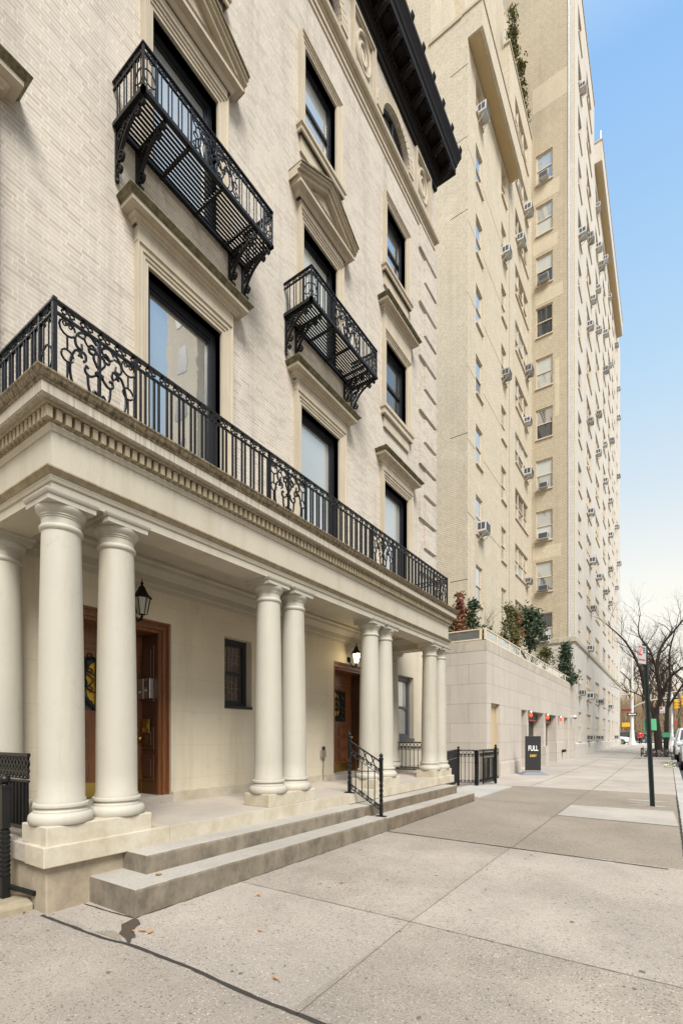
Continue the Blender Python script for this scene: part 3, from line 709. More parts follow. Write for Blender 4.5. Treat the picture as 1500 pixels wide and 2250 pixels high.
    for k in range(22):
        t0, t1 = pi * (k + .06) / 22, pi * (k + .94) / 22
        P = [(c + rr * cos(t), 15.82 + rr * sin(t)) for rr, t in ((.69, t0), (.93, t0), (.93, t1), (.69, t1))]
        v.prism(P, 'x', XW - .01, XW + .04)
    v.build('arch', 'trim_stone', w)
# attic panels with a raised roundel between the arched windows
for c in (CY[0] + 1.54, CY[1] + 1.54, CY[2] + 1.54, CY[3] + 1.50):
    mb = MB(); mb.frame(c - .36, c + .36, 15.72, 16.72, [(0, XW + .005), (0, XW + .05), (.05, XW + .05), (.05, XW + .085), (.11, XW + .085), (.11, XW)], True)
    P = [Vector((XW + .02, c + .27 * cos(t * 2 * pi / 26), 16.22 + .40 * sin(t * 2 * pi / 26))) for t in range(27)]
    mb.tube(P, .045, 6, False)
    P = [Vector((XW + .01, c + .14 * cos(t * 2 * pi / 20), 16.22 + .22 * sin(t * 2 * pi / 20))) for t in range(21)]
    mb.tube(P, .035, 6, False)
    mb.build('attic_panel', 'trim_stone', house)
# string course
mb = MB(); mb.usweep([(0, 15.02), (.025, 15.03), (.025, 15.08), (0, 15.09)], XW, YL, YR, XW - .3)
mb.usweep([(0, 15.18), (.03, 15.19), (.035, 15.25), (.0, 15.27)], XW, YL, YR, XW - .3)
mb.usweep([(0, 15.33), (.03, 15.335), (.035, 15.39), (.08, 15.395), (.115, 15.43), (.125, 15.48), (.11, 15.54), (.06, 15.57), (0, 15.60)], XW, YL, YR, XW - .3)
mb.build('string_course', 'trim_stone', house)
# black metal cornice
mb = MB(); Z0 = 16.88
mb.usweep([(0, Z0), (.06, Z0 + .01), (.075, Z0 + .08), (.055, Z0 + .15), (.095, Z0 + .17), (.095, Z0 + .30), (.13, Z0 + .32), (.13, Z0 + .46), (.15, Z0 + .50), (.15, Z0 + .60), (.47, Z0 + .61), (.47, Z0 + .80), (.49, Z0 + .82), (.515, Z0 + .92), (.57, Z0 + 1.06), (.59, Z0 + 1.10), (.59, Z0 + 1.20), (0, Z0 + 1.28)], XW, YL, YR, XW - .6)
cor = mb.build('cornice', 'black_metal', house)
mb = MB(); y = YL
while y < YR + .1:
    mb.box(XW + .12, XW + .165, y, y + .055, Z0 + .335, Z0 + .445); y += .10
mb.build('dentils', 'black_metal', cor)
y = YR + .26; bks = []; cfs = []
while y > YL - .1:
    prof = [(XW + .15, Z0 + .42), (XW + .22, Z0 + .44), (XW + .27, Z0 + .50), (XW + .36, Z0 + .52), (XW + .445, Z0 + .55), (XW + .46, Z0 + .612), (XW + .15, Z0 + .612)]
    mb = MB(); pk = MB(); bks.append(mb); cfs.append(pk); mb.prism(prof, 'y', y - .20, y)
    mb.tube([(XW + .19 + .12 * q, y - .10, Z0 + .43 + .05 * q) for q in (0, 1, 2)], [.06, .075, .04], 8)
    # coffer mouldings between the brackets
    for q in (0, 1):
        o = .05 * q
        for (xa, xb, ya, yb) in ((XW + .19 + o, XW + .205 + o, y - .58 + o, y - .23 - o), (XW + .425 - o, XW + .44 - o, y - .58 + o, y - .23 - o), (XW + .19 + o, XW + .44 - o, y - .58 + o, y - .565 + o), (XW + .19 + o, XW + .44 - o, y - .245 - o, y - .23 - o)):
            pk.box(xa, xb, ya, yb, Z0 + .57 + .02 * q, Z0 + .612)
    y -= .62
parts(bks, 'bracket', 'black_metal', cor, .008); parts(cfs, 'coffer', 'black_metal', cor)
ant = []; y = YR + .5
while y > YL:
    mb = MB(); ant.append(mb); mb.prism([(XW + .56, Z0 + 1.18), (XW + .60, Z0 + 1.18), (XW + .635, Z0 + 1.27), (XW + .60, Z0 + 1.36), (XW + .57, Z0 + 1.28)], 'y', y - .05, y + .05); y -= .62
parts(ant, 'antefix', 'black_metal', cor, .008)

# ------------------------------------------------------------------ porch
XF = -4.06; PL, PR = 1.865, 10.20
mb = MB(); mb.box(XW, -4.036, 1.811, 10.26, -.25, .381)
mb.build('porch_podium', 'base_concrete', house, .012)
mb = MB(); mb.box(XW + .04, -3.98, 1.772, 10.33, .375, .528)
mb.build('porch_floor', 'porch_floor', house, .008)
MB().box(-4.02, -3.976, 2.9, 9.2, .373, .524).build('porch_floor_edge', 'plinth_paint', house)
for a, b in ((1.766, 2.90), (9.2, 10.336)): MB().box(-4.30, -3.974, a, b, .370, .534).build('porch_floor_edge', 'plinth_paint', house, .008)
CP = [(2.015, 2.505), (4.545, 5.035), (7.05, 7.54), (9.55, 10.04)]
CX = -4.22
for a, b in CP: MB().box(CX - .215, CX + .212, a - .215, b + .225, .524, .685).build('column_plinth', 'plinth_paint', house, .010)
def column_mb(x, y):
    p = [(.0, .685), (.232, .685), (.240, .700), (.243, .725), (.236, .755), (.218, .772), (.205, .776), (.205, .786), (.192, .800), (.192, .812), (.207, .820), (.210, .834), (.204, .848), (.186, .852), (.186, .872), (.1775, .89)]
    H0, H1 = .89, 3.085
    for i in range(1, 13):
        t = i / 12; p.append((.1775 - .030 * t ** 1.7, H0 + (H1 - H0) * t))
    p += [(.158, 3.095), (.164, 3.108), (.164, 3.122), (.157, 3.134), (.148, 3.14), (.148, 3.19), (.154, 3.194), (.154, 3.206), (.162, 3.210), (.162, 3.222), (.176, 3.235), (.188, 3.255), (.193, 3.275), (.19, 3.283), (.0, 3.283)]
    m_ = MB(); m_.lathe((x, y, 0), p, 40, False)
    m_.box(x - .193, x + .193, y - .193, y + .193, 3.281, 3.325)
    m_.usweep([(0, 3.323), (.008, 3.325), (.022, 3.345), (.022, 3.358), (0, 3.36)], x + .193, y - .193, y + .193, x - .193)
    return m_
proto = column_mb(CX, CP[0][0]).build('column', 'cream_column', house)
for a, b in CP:
    for y in (a, b):
        if y == CP[0][0]: continue
        o = proto.copy(); COL.objects.link(o); o.location = (0, y - CP[0][0], 0)
for y in (2.03, 10.03):
    o = proto.copy(); COL.objects.link(o); o.location = (-5.40 - CX, y - CP[0][0], 0)
# entablature: beams, then mouldings swept round the three sides
mb = MB(); zs = 3.355
mb.box(XF - .32, XF, PL, PR, zs, 3.86)
mb.box(XW, XF - .32, PL, PL + .32, zs, 3.86); mb.box(XW, XF - .32, PR - .32, PR, zs, 3.86)
mb.box(XW, XF - .3, PL + .3, PR - .3, 3.62, 3.9)
ent = mb.build('entablature', 'cream_paint', house)
mb = MB()
mb.usweep([(0, 3.435), (.012, 3.437), (.018, 3.452), (.018, 3.462), (.022, 3.464), (.022, 3.482), (0, 3.484)], XF, PL, PR, XW)
ta = MB(); ta.usweep([(-.02, 3.480), (.022, 3.481), (.030, 3.486), (.040, 3.500), (.054, 3.514), (.064, 3.520), (.064, 3.532), (-.02, 3.542)], XF, PL, PR, XW); ta.build('taenia', 'bed_stone', ent)
mb.usweep([(-.02, 3.835), (.01, 3.84), (.018, 3.86), (.03, 3.875), (.03, 3.885), (-.02, 3.89)], XF, PL, PR, XW)
mb.build('mouldings', 'cream_paint', ent)
mb = MB(); mb.usweep([(-.02, 3.886), (.032, 3.89), (.032, 3.99), (.075, 3.995), (.085, 4.008), (.085, 4.022), (-.02, 4.03)], XF, PL, PR, XW); mb.build('bed_moulding', 'bed_stone', ent)
mb = MB(); y = PL - .07
while y < PR + .05:
    mb.box(XF + .03, XF + .074, y, y + .042, 3.898, 3.985); y += .0725
x = XF + .03
while x > XW + .05:
    mb.box(x - .042, x, PL - .074, PL - .03, 3.898, 3.985); mb.box(x - .042, x, PR + .03, PR + .074, 3.898, 3.985); x -= .0725
mb.build('dentils', 'bed_stone', ent)
mb = MB(); mb.usweep([(-.1, 4.02), (.125, 4.022), (.125, 4.028), (.135, 4.03), (.135, 4.105), (.14, 4.11), (-.1, 4.112)], XF, PL, PR, XW)
mb.build('corona', 'stained_stone', ent, .004)
mb = MB(); mb.usweep([(-.1, 4.108), (.142, 4.11), (.150, 4.121), (.146, 4.13), (.158, 4.134), (.170, 4.15), (.178, 4.168), (.190, 4.182), (.190, 4.196), (-.1, 4.21)], XF, PL, PR, XW)
mb.build('cymatium', 'dirty_cyma', ent, .004)
# plaster cornice where the porch ceiling meets the wall
mb = MB(); mb.prism([(XW, 3.28), (XW + .03, 3.285), (XW + .035, 3.34), (XW + .06, 3.35), (XW + .065, 3.44), (XW + .10, 3.46), (XW + .15, 3.52), (XW + .16, 3.56), (XW + .20, 3.58), (XW + .20, 3.63), (XW, 3.63)], 'y', PL + .3, PR - .3)
for s, y in ((1, PL + .32), (-1, PR - .32)): mb.prism([(y, 3.48), (y + s * .04, 3.49), (y + s * .09, 3.56), (y + s * .12, 3.58), (y + s * .12, 3.63), (y, 3.63)], 'x', XW, XF - .3)
mb.prism([(XF - .32, 3.50), (XF - .36, 3.51), (XF - .40, 3.57), (XF - .42, 3.58), (XF - .42, 3.63), (XF - .32, 3.63)], 'y', PL + .3, PR - .3)
mb.build('ceiling_cornice', 'cream_paint', house)

# front doors
def door(D, leaf_y0, name_side, amber):
    y0, y1, z0, z1 = D; xb = XW - .46
    fr = MB()
    prof = [(0, XW - .06), (0, XW - .03), (-.025, XW - .03), (-.03, XW - .055), (-.06, XW - .055), (-.065, XW - .035), (-.10, XW - .035), (-.105, XW - .07), (-.14, XW - .07), (-.14, xb)]
    fr.frame(y0, y1, z0, z1, [(a, b) for a, b in prof], False)
    d = fr.build('door', 'oak', house)
    # panelled reveals
    yi = y1 - .14
    for (p, q) in ((.80, 1.15), (1.22, 1.52), (1.85, 2.62)):
        rv = MB(); rv.box(XW - .42, XW - .16, yi - .018, yi, p, q); rv.box(XW - .38, XW - .20, yi - .032, yi - .017, p + .06, q - .06); rv.build('reveal_panel', 'dark_oak', d, .006)
    yi2 = y0 + .14
    for (p, q) in ((.80, 1.15), (1.22, 1.52), (1.85, 2.62)): MB().box(XW - .42, XW - .16, yi2, yi2 + .018, p, q).build('reveal_panel', 'dark_oak', d, .006)
    MB().box(XW - .45, XW - .1, yi - .006, yi + .0, z0, z1 - .14).build('reveal_lining', 'dark_oak', d)
    # leaf
    la, lb = y0 + .14, y1 - .14; zt = z1 - .42
    lf = MB(); gx0, gx1, gz0, gz1 = la + .28, lb - .28, 1.72, 2.38
    lf.wall('x', xb + .03, la, lb, z0 + .03, zt, [(gx0, gx1, gz0, gz1)], .05)
    n = 3; pw = (lb - la - .24) / 2
    for c in (la + .12 + pw / 2, lb - .12 - pw / 2):
        for k in range(3):
            zc = .86 + .26 * k + .12
            for (h, dx) in ((.105, .018), (.075, .030), (.04, .022)): lf.box(xb + .02, xb + .03 + dx, c - h - .06, c + h + .06, zc - h, zc + h)
    lf.box(xb + .02, xb + .05, la, lb, zt, zt + .07); lf.box(xb - .0, xb + .03, la, lb, zt + .07, z1 - .13)
    L = lf.build('door_leaf', 'oak', d, .004)
    g = MB(); g.quad((xb + .0, gx0, gz0), (xb + .0, gx1, gz0), (xb + .0, gx1, gz1), (xb + .0, gx0, gz1)); g.build('glass', 'glass_dark', d)
    g = MB(); ya = (gx0 + gx1) / 2
    g.add([(xb + .006, ya + .02 + .13 * cos(t * pi / 10), 2.06 + .27 * sin(t * pi / 10)) for t in range(20)], [tuple(range(20))]); g.build('amber_glass', 'amber_glass', d)
    gr = MB(); pl = Plane((xb + .035, (gx0 + gx1) / 2, (gz0 + gz1) / 2), (0, 1, 0)); hw = (gx1 - gx0) / 2
    for s in (-1, 1):
        for t in (-.22, 0, .22):
            draw(gr, pl, spiral(s * hw * .5, t, .10, 0 if s > 0 else pi, 1.4 * s, 12), .011)
        draw(gr, pl, smooth([(0, -.33), (s * hw * .45, -.12), (s * .03, .05), (s * hw * .6, .2), (s * .02, .33)]), .012)
        draw(gr, pl, [(s * hw, -.33), (s * hw, .33)], .012)
    draw(gr, pl, [(0, -.33), (0, .33)], .012)
    for s in (-1, 1):
        for t in (-.29, -.11, .11, .29):
            draw(gr, pl, spiral(s * hw * .62, t, .06, pi * .5, 1.3 * s, 10), .009); draw(gr, pl, spiral(s * hw * .22, t + .05, .045, -pi * .5, -1.3 * s, 10), .008)
    for t in (-.11, .11): draw(gr, pl, smooth([(-hw, t), (-hw * .4, t + .06), (0, t), (hw * .4, t + .06), (hw, t)]), .009)
    gr.build('grille', 'iron', d)
    kp = MB(); kp.box(xb + .03, xb + .036, la + .02, lb - .02, z0 + .04, z0 + .22); kp.build('kick_plate', 'brass', d)
    h = MB(); yk = lb - .075
    h.tube([(xb + .03, yk, 1.37), (xb + .07, yk, 1.37)], .012, 8); h.ball((xb + .085, yk, 1.37), .033, 12, 8); h.tube([(xb + .028, yk, 1.49), (xb + .045, yk, 1.49)], .026, 12); h.tube([(xb + .028, yk, 1.37), (xb + .034, yk, 1.37)], .042, 12)
    h.build('door_knob', 'brass', d)
    return d
d1 = door(D1, 0, 1, True); d1['label'] = 'oak door with scrolled iron grille over amber glass'
ml = MB(); yi = D1[1] - .14
ml.box(XW - .37, XW - .22, yi - .042, yi - .030, 1.44, 1.63); ml.box(XW - .34, XW - .25, yi - .048, yi - .04, 1.50, 1.57)
ml.build('brass_plate', 'brass', d1, .003)
d2 = door(D2, 0, 1, True); d2['label'] = 'red brown oak door beside the lit lantern'
# intercom on the panelled reveal of the left door
ic = empty('intercom', (XW - .33, yi - .04, 2.1), 'steel intercom box fixed to the dark panelling beside the left door', 'intercom')
b = MB(); b.box(XW - .43, XW - .305, yi - .075, yi - .006, 1.90, 2.17); b.box(XW - .295, XW - .16, yi - .075, yi - .006, 1.90, 2.17); b.build('housing', 'steel', ic, .006)
b = MB(); b.box(XW - .27, XW - .21, yi - .080, yi - .074, 2.06, 2.13); b.build('screen', 'grille_dark', ic)
b = MB(); b.box(XW - .40, XW - .36, yi - .082, yi - .074, 1.98, 2.0); b.build('button', 'white_metal', ic)
b = MB(); b.box(XW - .27, XW - .23, yi - .082, yi - .074, 2.0, 2.02); b.build('button', 'white_metal', ic)
# ground-floor windows
w = sash(SW[0], SW[1], SW[2], SW[3], XW - .12, 'glass_brown', house, True, fw=.075); w['label'] = 'small black window with leaded panes between the doors'
ld = MB(); x = XW - .15
for (p, q, kx, kz) in ((SW[2] + .11, (SW[2] + SW[3]) / 2 - .04, 4, 2), ((SW[2] + SW[3]) / 2 + .04, SW[3] - .11, 4, 3)):
    for i in range(kx + 1): yy = SW[0] + .11 + (SW[1] - SW[0] - .22) * i / kx; ld.tube([(x, yy, p), (x, yy, q)], .0045, 4)
    for j in range(kz + 1): zz = p + (q - p) * j / kz; ld.tube([(x, SW[0] + .11, zz), (x, SW[1] - .11, zz)], .0045, 4)
    pl = Plane((x, (SW[0] + SW[1]) / 2, (p + q) / 2), (0, 1, 0)); ring(ld, pl, 0, 0, .08, .005, .10)
ld.build('leading', 'lead_came', w)
mb = MB(); mb.box(XW - .2, XW + .02, SW[0] - .0, SW[1], SW[2] - .03, SW[2] + .012); mb.build('sill', 'black_frame', w)
w = sash(RW[0], RW[1], RW[2], RW[3], XW - .12, 'glass_pale', house, True, 'grey_frame', .10)
mb = MB(); mb.box(XW - .2, XW + .03, RW[0], RW[1], RW[2] - .05, RW[2] + .012); mb.build('sill', 'grey_frame', w)
sash(LW[0], LW[1], LW[2], LW[3], XW - .12, 'glass_dark', house, True, 'grey_frame', .08)

# front steps
st = empty('front_steps', (-3.6, 6.1, 0), 'two long worn concrete steps running along the front of the porch', 'steps')
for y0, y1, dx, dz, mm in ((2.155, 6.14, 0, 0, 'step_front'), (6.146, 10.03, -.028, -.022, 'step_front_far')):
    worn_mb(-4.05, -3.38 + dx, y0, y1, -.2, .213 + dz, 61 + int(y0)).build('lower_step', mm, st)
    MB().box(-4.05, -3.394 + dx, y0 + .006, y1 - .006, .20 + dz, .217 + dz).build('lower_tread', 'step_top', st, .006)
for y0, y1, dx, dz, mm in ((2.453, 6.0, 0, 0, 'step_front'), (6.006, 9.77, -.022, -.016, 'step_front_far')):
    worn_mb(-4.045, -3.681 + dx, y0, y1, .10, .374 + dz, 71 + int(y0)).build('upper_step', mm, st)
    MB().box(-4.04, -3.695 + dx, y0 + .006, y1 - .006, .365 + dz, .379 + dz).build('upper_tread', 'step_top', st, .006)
mb = MB(); mb.box(-4.5, -3.45, 10.40, 13.2, -.2, .05 + .02); tag(mb.build('fence_kerb', 'curb_stone', None, .01), 'low pale concrete kerb under the black fence and gate', 'kerb')
mb = MB(); mb.prism([(-9, -.1), (-4.22, -.1), (-4.22, .055), (-4.30, .085), (-9, .085)], 'y', -2.5, 1.80); tag(mb.build('fence_kerb', 'base_concrete', None, .01), 'mossy stone kerb under the black fence at the left edge', 'kerb')
pp = MB(); pp.tube([(-4.75, 1.62, .20), (-4.45, 1.72, .17), (-4.20, 1.80, .135)], .022, 8); tag(pp.build('drain_pipe', 'iron'), 'short black pipe running into the porch base', 'pipe')
# ------------------------------------------------------------------ ironwork
def scroll_band(mb, pl, s0, s1, t0, t1, r, step=None):
    h = t1 - t0; step = step or h * 1.9; n = max(1, round((s1 - s0) / step)); w = (s1 - s0) / n
    for i in range(n):
        c = s0 + w * (i + .5); d = 1
        draw(mb, pl, spiral(c - w * .24, t0 + h * .52, h * .40, pi * .5, -1.1 * d, 8), r)
        draw(mb, pl, spiral(c + w * .24, t0 + h * .48, h * .40, -pi * .5, -1.1 * d, 8), r)
        draw(mb, pl, [(c - w * .24, t0 + h * .92), (c + w * .05, t0 + h * .5), (c + w * .24, t0 + h * .08)], r)
def medallion(mb, pl, c, z0, z1, hw, r):
    h = z1 - z0; zc = z0 + h * .5
    draw(mb, pl, [(c, z0), (c, z1)], r * 1.5)
    for s in (-1, 1):
        f = lambda a, b: (c + s * a * hw, z0 + b * h)
        draw(mb, pl, smooth([f(.06, .92), f(.22, 1.0), f(.45, .97), f(.60, .85), f(.57, .73), f(.44, .72), f(.45, .80)]), r)
        draw(mb, pl, smooth([f(.44, .60), f(.50, .67), f(.62, .64), f(.72, .46), f(.72, .26), f(.62, .08), f(.50, -.01)]), r)
        draw(mb, pl, smooth([f(.40, .56), f(.34, .60), f(.36, .68), f(.46, .68), f(.52, .60)]), r)
        draw(mb, pl, smooth([f(.03, .52), f(.14, .44), f(.26, .40), f(.36, .44), f(.34, .52), f(.27, .50)]), r)
        draw(mb, pl, smooth([f(.06, .80), f(.16, .88), f(.26, .84), f(.25, .76), f(.17, .76)]), r)
        draw(mb, pl, smooth([f(.04, .60), f(.14, .70), f(.13, .78), f(.06, .80)]), r)
        draw(mb, pl, smooth([f(.30, .42), f(.28, .26), f(.22, .14), f(.12, .08), f(.05, .14), f(.10, .22), f(.17, .18)]), r)
        draw(mb, pl, smooth([f(.03, .04), f(.14, .0), f(.24, .05), f(.22, .10)]), r)
    draw(mb, pl, [(c - .10 * hw, zc), (c + .10 * hw, zc)], r * 1.8)
def ring_ends(mb, pl, s, z0, z1, r, sg):
    h = z1 - z0
    draw(mb, pl, [(s, z0 + .02), (s, z0 + h * .40)], r); ring(mb, pl, s, z0 + h * .49, h * .085, r)
    draw(mb, pl, [(s, z0 + h * .58), (s, z0 + h * .78)], r)
    ring(mb, pl, s, z0 + h * .88, h * .11, r); draw(mb, pl, spiral(s - .02, z0 + h * .92, .025, 0, 1.2, 8), r * .8); draw(mb, pl, spiral(s + .02, z0 + h * .92, .025, pi, -1.2, 8), r * .8)
    draw(mb, pl, smooth([(s + sg * h * .11, z0 + h * .87), (s + sg * .10, z0 + h * .88), (s + sg * .14, z0 + h * .88)]), r)
    ring(mb, pl, s + sg * .19, z0 + h * .90, h * .09, r)
def iron_run(root, o, d, L, z0, z1, panels, br=.010):
    # one straight length of balustrade along direction d; panels = list of (start, end)
    pl = Plane((o[0], o[1], 0), d); h = z1 - z0; band = .085
    m = MB(); dx, dy = d[0], d[1]
    def bar(s0, s1, t0, t1, th):
        a = pl(s0, t0); b = pl(s1, t1); nx, ny = -dy, dx
        m.add([(a.x - nx * th, a.y - ny * th, t0), (b.x - nx * th, b.y - ny * th, t0), (b.x + nx * th, b.y + ny * th, t0), (a.x + nx * th, a.y + ny * th, t0),
               (a.x - nx * th, a.y - ny * th, t1), (b.x - nx * th, b.y - ny * th, t1), (b.x + nx * th, b.y + ny * th, t1), (a.x + nx * th, a.y + ny * th, t1)],
              [(0, 3, 2, 1), (4, 5, 6, 7), (0, 1, 5, 4), (1, 2, 6, 5), (2, 3, 7, 6), (3, 0, 4, 7)])
    bar(-.015, L + .015, z1 - .018, z1, .020); bar(0, L, z1 - band - .018, z1 - band, .012)
    scroll_band(m, pl, .03, L - .03, z1 - band - .004, z1 - .012, .0075, .15); m.build('rail', 'iron', root)
    m = MB(); bar(0, L, z0, z0 + .02, .012); m.build('bottom_rail', 'iron', root)
    bl = []; s = .045; k = 0
    edges = sorted([e for p in panels for e in p])
    while s < L - .02:
        if not any(a - .01 < s < b + .01 for a, b in panels):
            bars = MB(); bl.append(bars); draw(bars, pl, [(s, z0), (s, z1 - band)], br * 1.05)
        k += 1; s += .05 if k % 2 else .092
    for a, b in panels:
        for e in (a, b):
            if 0.03 < e < L - .03: bars = MB(); bl.append(bars); draw(bars, pl, [(e, z0), (e, z1 - .02)], br * 1.5)
    parts(bl, 'baluster', 'iron', root)
    if panels:
        for a, b in panels:
            sp = MB(); c = (a + b) / 2
            if b - a > .5:
                medallion(sp, pl, c, z0 + .01, z1 - band - .02, (b - a) * .31 / .62, .0115)
                ring_ends(sp, pl, a + .07, z0 + .01, z1 - band - .01, .009, 1); ring_ends(sp, pl, b - .07, z0 + .01, z1 - band - .01, .009, -1)
            else:
                hh = z1 - band - z0
                for q in (.3, .7):
                    x = a + (b - a) * q; draw(sp, pl, [(x, z0 + .06), (x, z1 - band - .06)], .007)
                    draw(sp, pl, spiral(x - .018, z1 - band - .05, .026, 0, 1.3, 8), .006); draw(sp, pl, spiral(x - .018, z0 + .05, .026, 0, -1.3, 8), .006)
                ring(sp, pl, c, z0 + hh * .42, (b - a) * .46, .008, hh * .2, 16)
            sp.build('scroll_panel', 'iron', root)
pr = empty('porch_railing', (-4.04, 5.9, 4.27), 'long black iron balustrade with medallion panels along the porch roof', 'railing')
iron_run(pr, (-4.04, 1.875), (0, 1), 8.20, 4.205, 4.885, [(.03, .70), (2.50, 3.20), (4.98, 5.68), (7.50, 8.17)], .0125)
iron_run(pr, (-4.04, 1.875), (-1, 0), 1.44, 4.205, 4.885, [(.03, .24)], .0125)
iron_run(pr, (-4.04, 10.075), (-1, 0), 1.44, 4.205, 4.885, [(.03, .24)], .0125)
for y in (1.875, 10.075): MB().box(-4.056, -4.024, y - .016, y + .016, 4.19, 4.90).build('post', 'iron', pr)

def strap(mb, pl, pts, w, th):
    # flat strap bent along a curve in the plane, w wide across the plane
    n = pl.d.cross(pl.u).normalized(); vs = []; fs = []
    for i, p in enumerate(pts):
        a = pts[max(i - 1, 0)]; b = pts[min(i + 1, len(pts) - 1)]; dx, dy = b[0] - a[0], b[1] - a[1]; L = sqrt(dx * dx + dy * dy) or 1
        nx, ny = -dy / L * th / 2, dx / L * th / 2
        for (e, q) in ((1, -1), (1, 1), (-1, 1), (-1, -1)):
            v = pl(p[0] + nx * e, p[1] + ny * e) + n * (w / 2 * q); vs.append(v)
    for i in range(len(pts) - 1):
        for k in range(4): fs.append((i * 4 + k, i * 4 + (k + 1) % 4, i * 4 + 4 + (k + 1) % 4, i * 4 + 4 + k))
    fs.append((3, 2, 1, 0)); j = (len(pts) - 1) * 4; fs.append((j, j + 1, j + 2, j + 3))
    mb.add(vs, fs)
def balcony(y0, y1, z0, z1, label):
    x1 = -4.90; D = x1 - XW; L = y1 - y0
    r = empty('iron_balcony', (XW, (y0 + y1) / 2, z0), label, 'balcony', 'iron balconies on the brick front')
    c = L / 2
    iron_run(r, (x1, y0), (0, 1), L, z0, z1, [(.0, .16), (.66, L - .66), (L - .16, L)], .0085)
    iron_run(r, (x1, y0), (-1, 0), D, z0, z1, [(.0, .16)], .0085)
    iron_run(r, (x1, y1), (-1, 0), D, z0, z1, [(.0, .16)], .0085)
    # sweeping scrolls of the middle panel
    sp = MB(); pl = Plane((x1 + .004, y0, 0), (0, 1)+(0,)); h = z1 - .085 - z0
    for s in (-1, 1):
        f = lambda a, b: (c + s * a, z0 + b * h)
        draw(sp, pl, smooth([f(.40, .86), f(.36, .94), f(.30, .86), f(.26, .60), f(.27, .30), f(.33, .12), f(.38, .18), f(.35, .28)]), .008)
        draw(sp, pl, smooth([f(.12, .0), f(.20, .10), f(.22, .45), f(.15, .80), f(.06, .95), f(.0, .86)]), .008)
        draw(sp, pl, smooth([f(.22, .5), f(.25, .7), f(.20, .82)]), .007)
    ring(sp, pl, c, z0 + h * .36, .085, .009, .12, 18); sp.build('centre_scrolls', 'iron', r)
    for y in (y0, y1): MB().box(x1 - .012, x1 + .012, y - .012, y + .012, z0 - .01, z1 + .01).build('post', 'iron', r)
    # slatted floor on three bearers inside an angle frame
    mb = MB(); mb.box(x1 - .03, x1 + .022, y0 - .02, y1 + .02, z0 - .045, z0); mb.box(XW + .005, x1 + .022, y0 - .02, y0 + .02, z0 - .045, z0); mb.box(XW + .005, x1 + .022, y1 - .02, y1 + .02, z0 - .045, z0); mb.box(XW + .01, XW + .05, y0, y1, z0 - .05, z0)
    for t in (.30, .55, .80): mb.box(XW + .01, x1, y0 + L * t - .018, y0 + L * t + .018, z0 - .06, z0 - .028)
    mb.build('floor_frame', 'iron', r)
    n = 11
    for i in range(n):
        x = XW + .075 + (D - .12) * i / (n - 1); MB().box(x - .014, x + .014, y0 + .02, y1 - .02, z0 - .018, z0 - .008).build('floor_slat', 'iron', r)
    for y in (y0 + .03, y0 + .30, y1 - .30, y1 - .03):
        b = MB(); pl = Plane((XW + .02, y, z0), (1, 0, 0))
        strap(b, pl, [(0, -.66), (0, -.04)], .045, .022); strap(b, pl, [(0, -.055), (.56, -.055)], .04, .018)
        strap(b, pl, smooth([(.02, -.50), (.10, -.34), (.22, -.20), (.38, -.11), (.52, -.07)], 5), .04, .018)
        for q in (spiral(.10, -.44, .06, pi * .5, -1.3, 12), spiral(.07, -.57, .045, pi * .5, -1.3, 12), spiral(.27, -.115, .045, pi, 1.3, 12), spiral(.43, -.145, .045, pi * .6, -1.4, 12), spiral(.54, -.10, .03, pi, 1.4, 12), spiral(.09, -.19, .07, 0, 1.4, 12), spiral(.17, -.12, .04, 0, 1.2, 12)): strap(b, pl, q, .035, .012)
        strap(b, pl, smooth([(.03, -.3), (.10, -.22), (.14, -.13), (.22, -.08)], 4), .03, .010)
        b.ball((XW + .03, y, z0 - .67), .026, 8, 6); b.build('bracket', 'iron', r)
    return r
balcony(3.225, 5.35, 8.745, 9.245, 'larger and nearer black iron balcony with slatted floor under the pedimented window')
balcony(6.315, 8.46, 8.70, 9.235, 'smaller and farther black iron balcony hanging right of the other one')

def twist_post(mb, x, y, z0, z1, w=.026, turns=3, ball=.036):
    h = z1 - z0; n = 60; vs = []; fs = []
    for i in range(n + 1):
        t = i / n; a = 0 if t < .2 else (turns * 2 * pi * min(1, (t - .2) / .42) if t < .62 else 0) 
        ww = w * (1.0 if not .2 < t < .62 else .98)
        for k in range(4): vs.append((x + ww * 1.414 * cos(a + pi / 4 + k * pi / 2), y + ww * 1.414 * sin(a + pi / 4 + k * pi / 2), z0 + t * h))
    for i in range(n):
        for k in range(4): fs.append((i * 4 + k, i * 4 + (k + 1) % 4, i * 4 + 4 + (k + 1) % 4, i * 4 + 4 + k))
    mb.add(vs, fs); mb.box(x - w * 1.25, x + w * 1.25, y - w * 1.25, y + w * 1.25, z1 - .005, z1 + .018)
    mb.lathe((x, y, z1 + .018), [(.024, 0), (.016, .012), (.014, .022)], 10)
    mb.ball((x, y, z1 + .022 + ball), ball, 14, 10); mb.lathe((x, y, z1 + .02 + ball * 1.85), [(.012, 0), (.004, .018), (.0, .022)], 8)
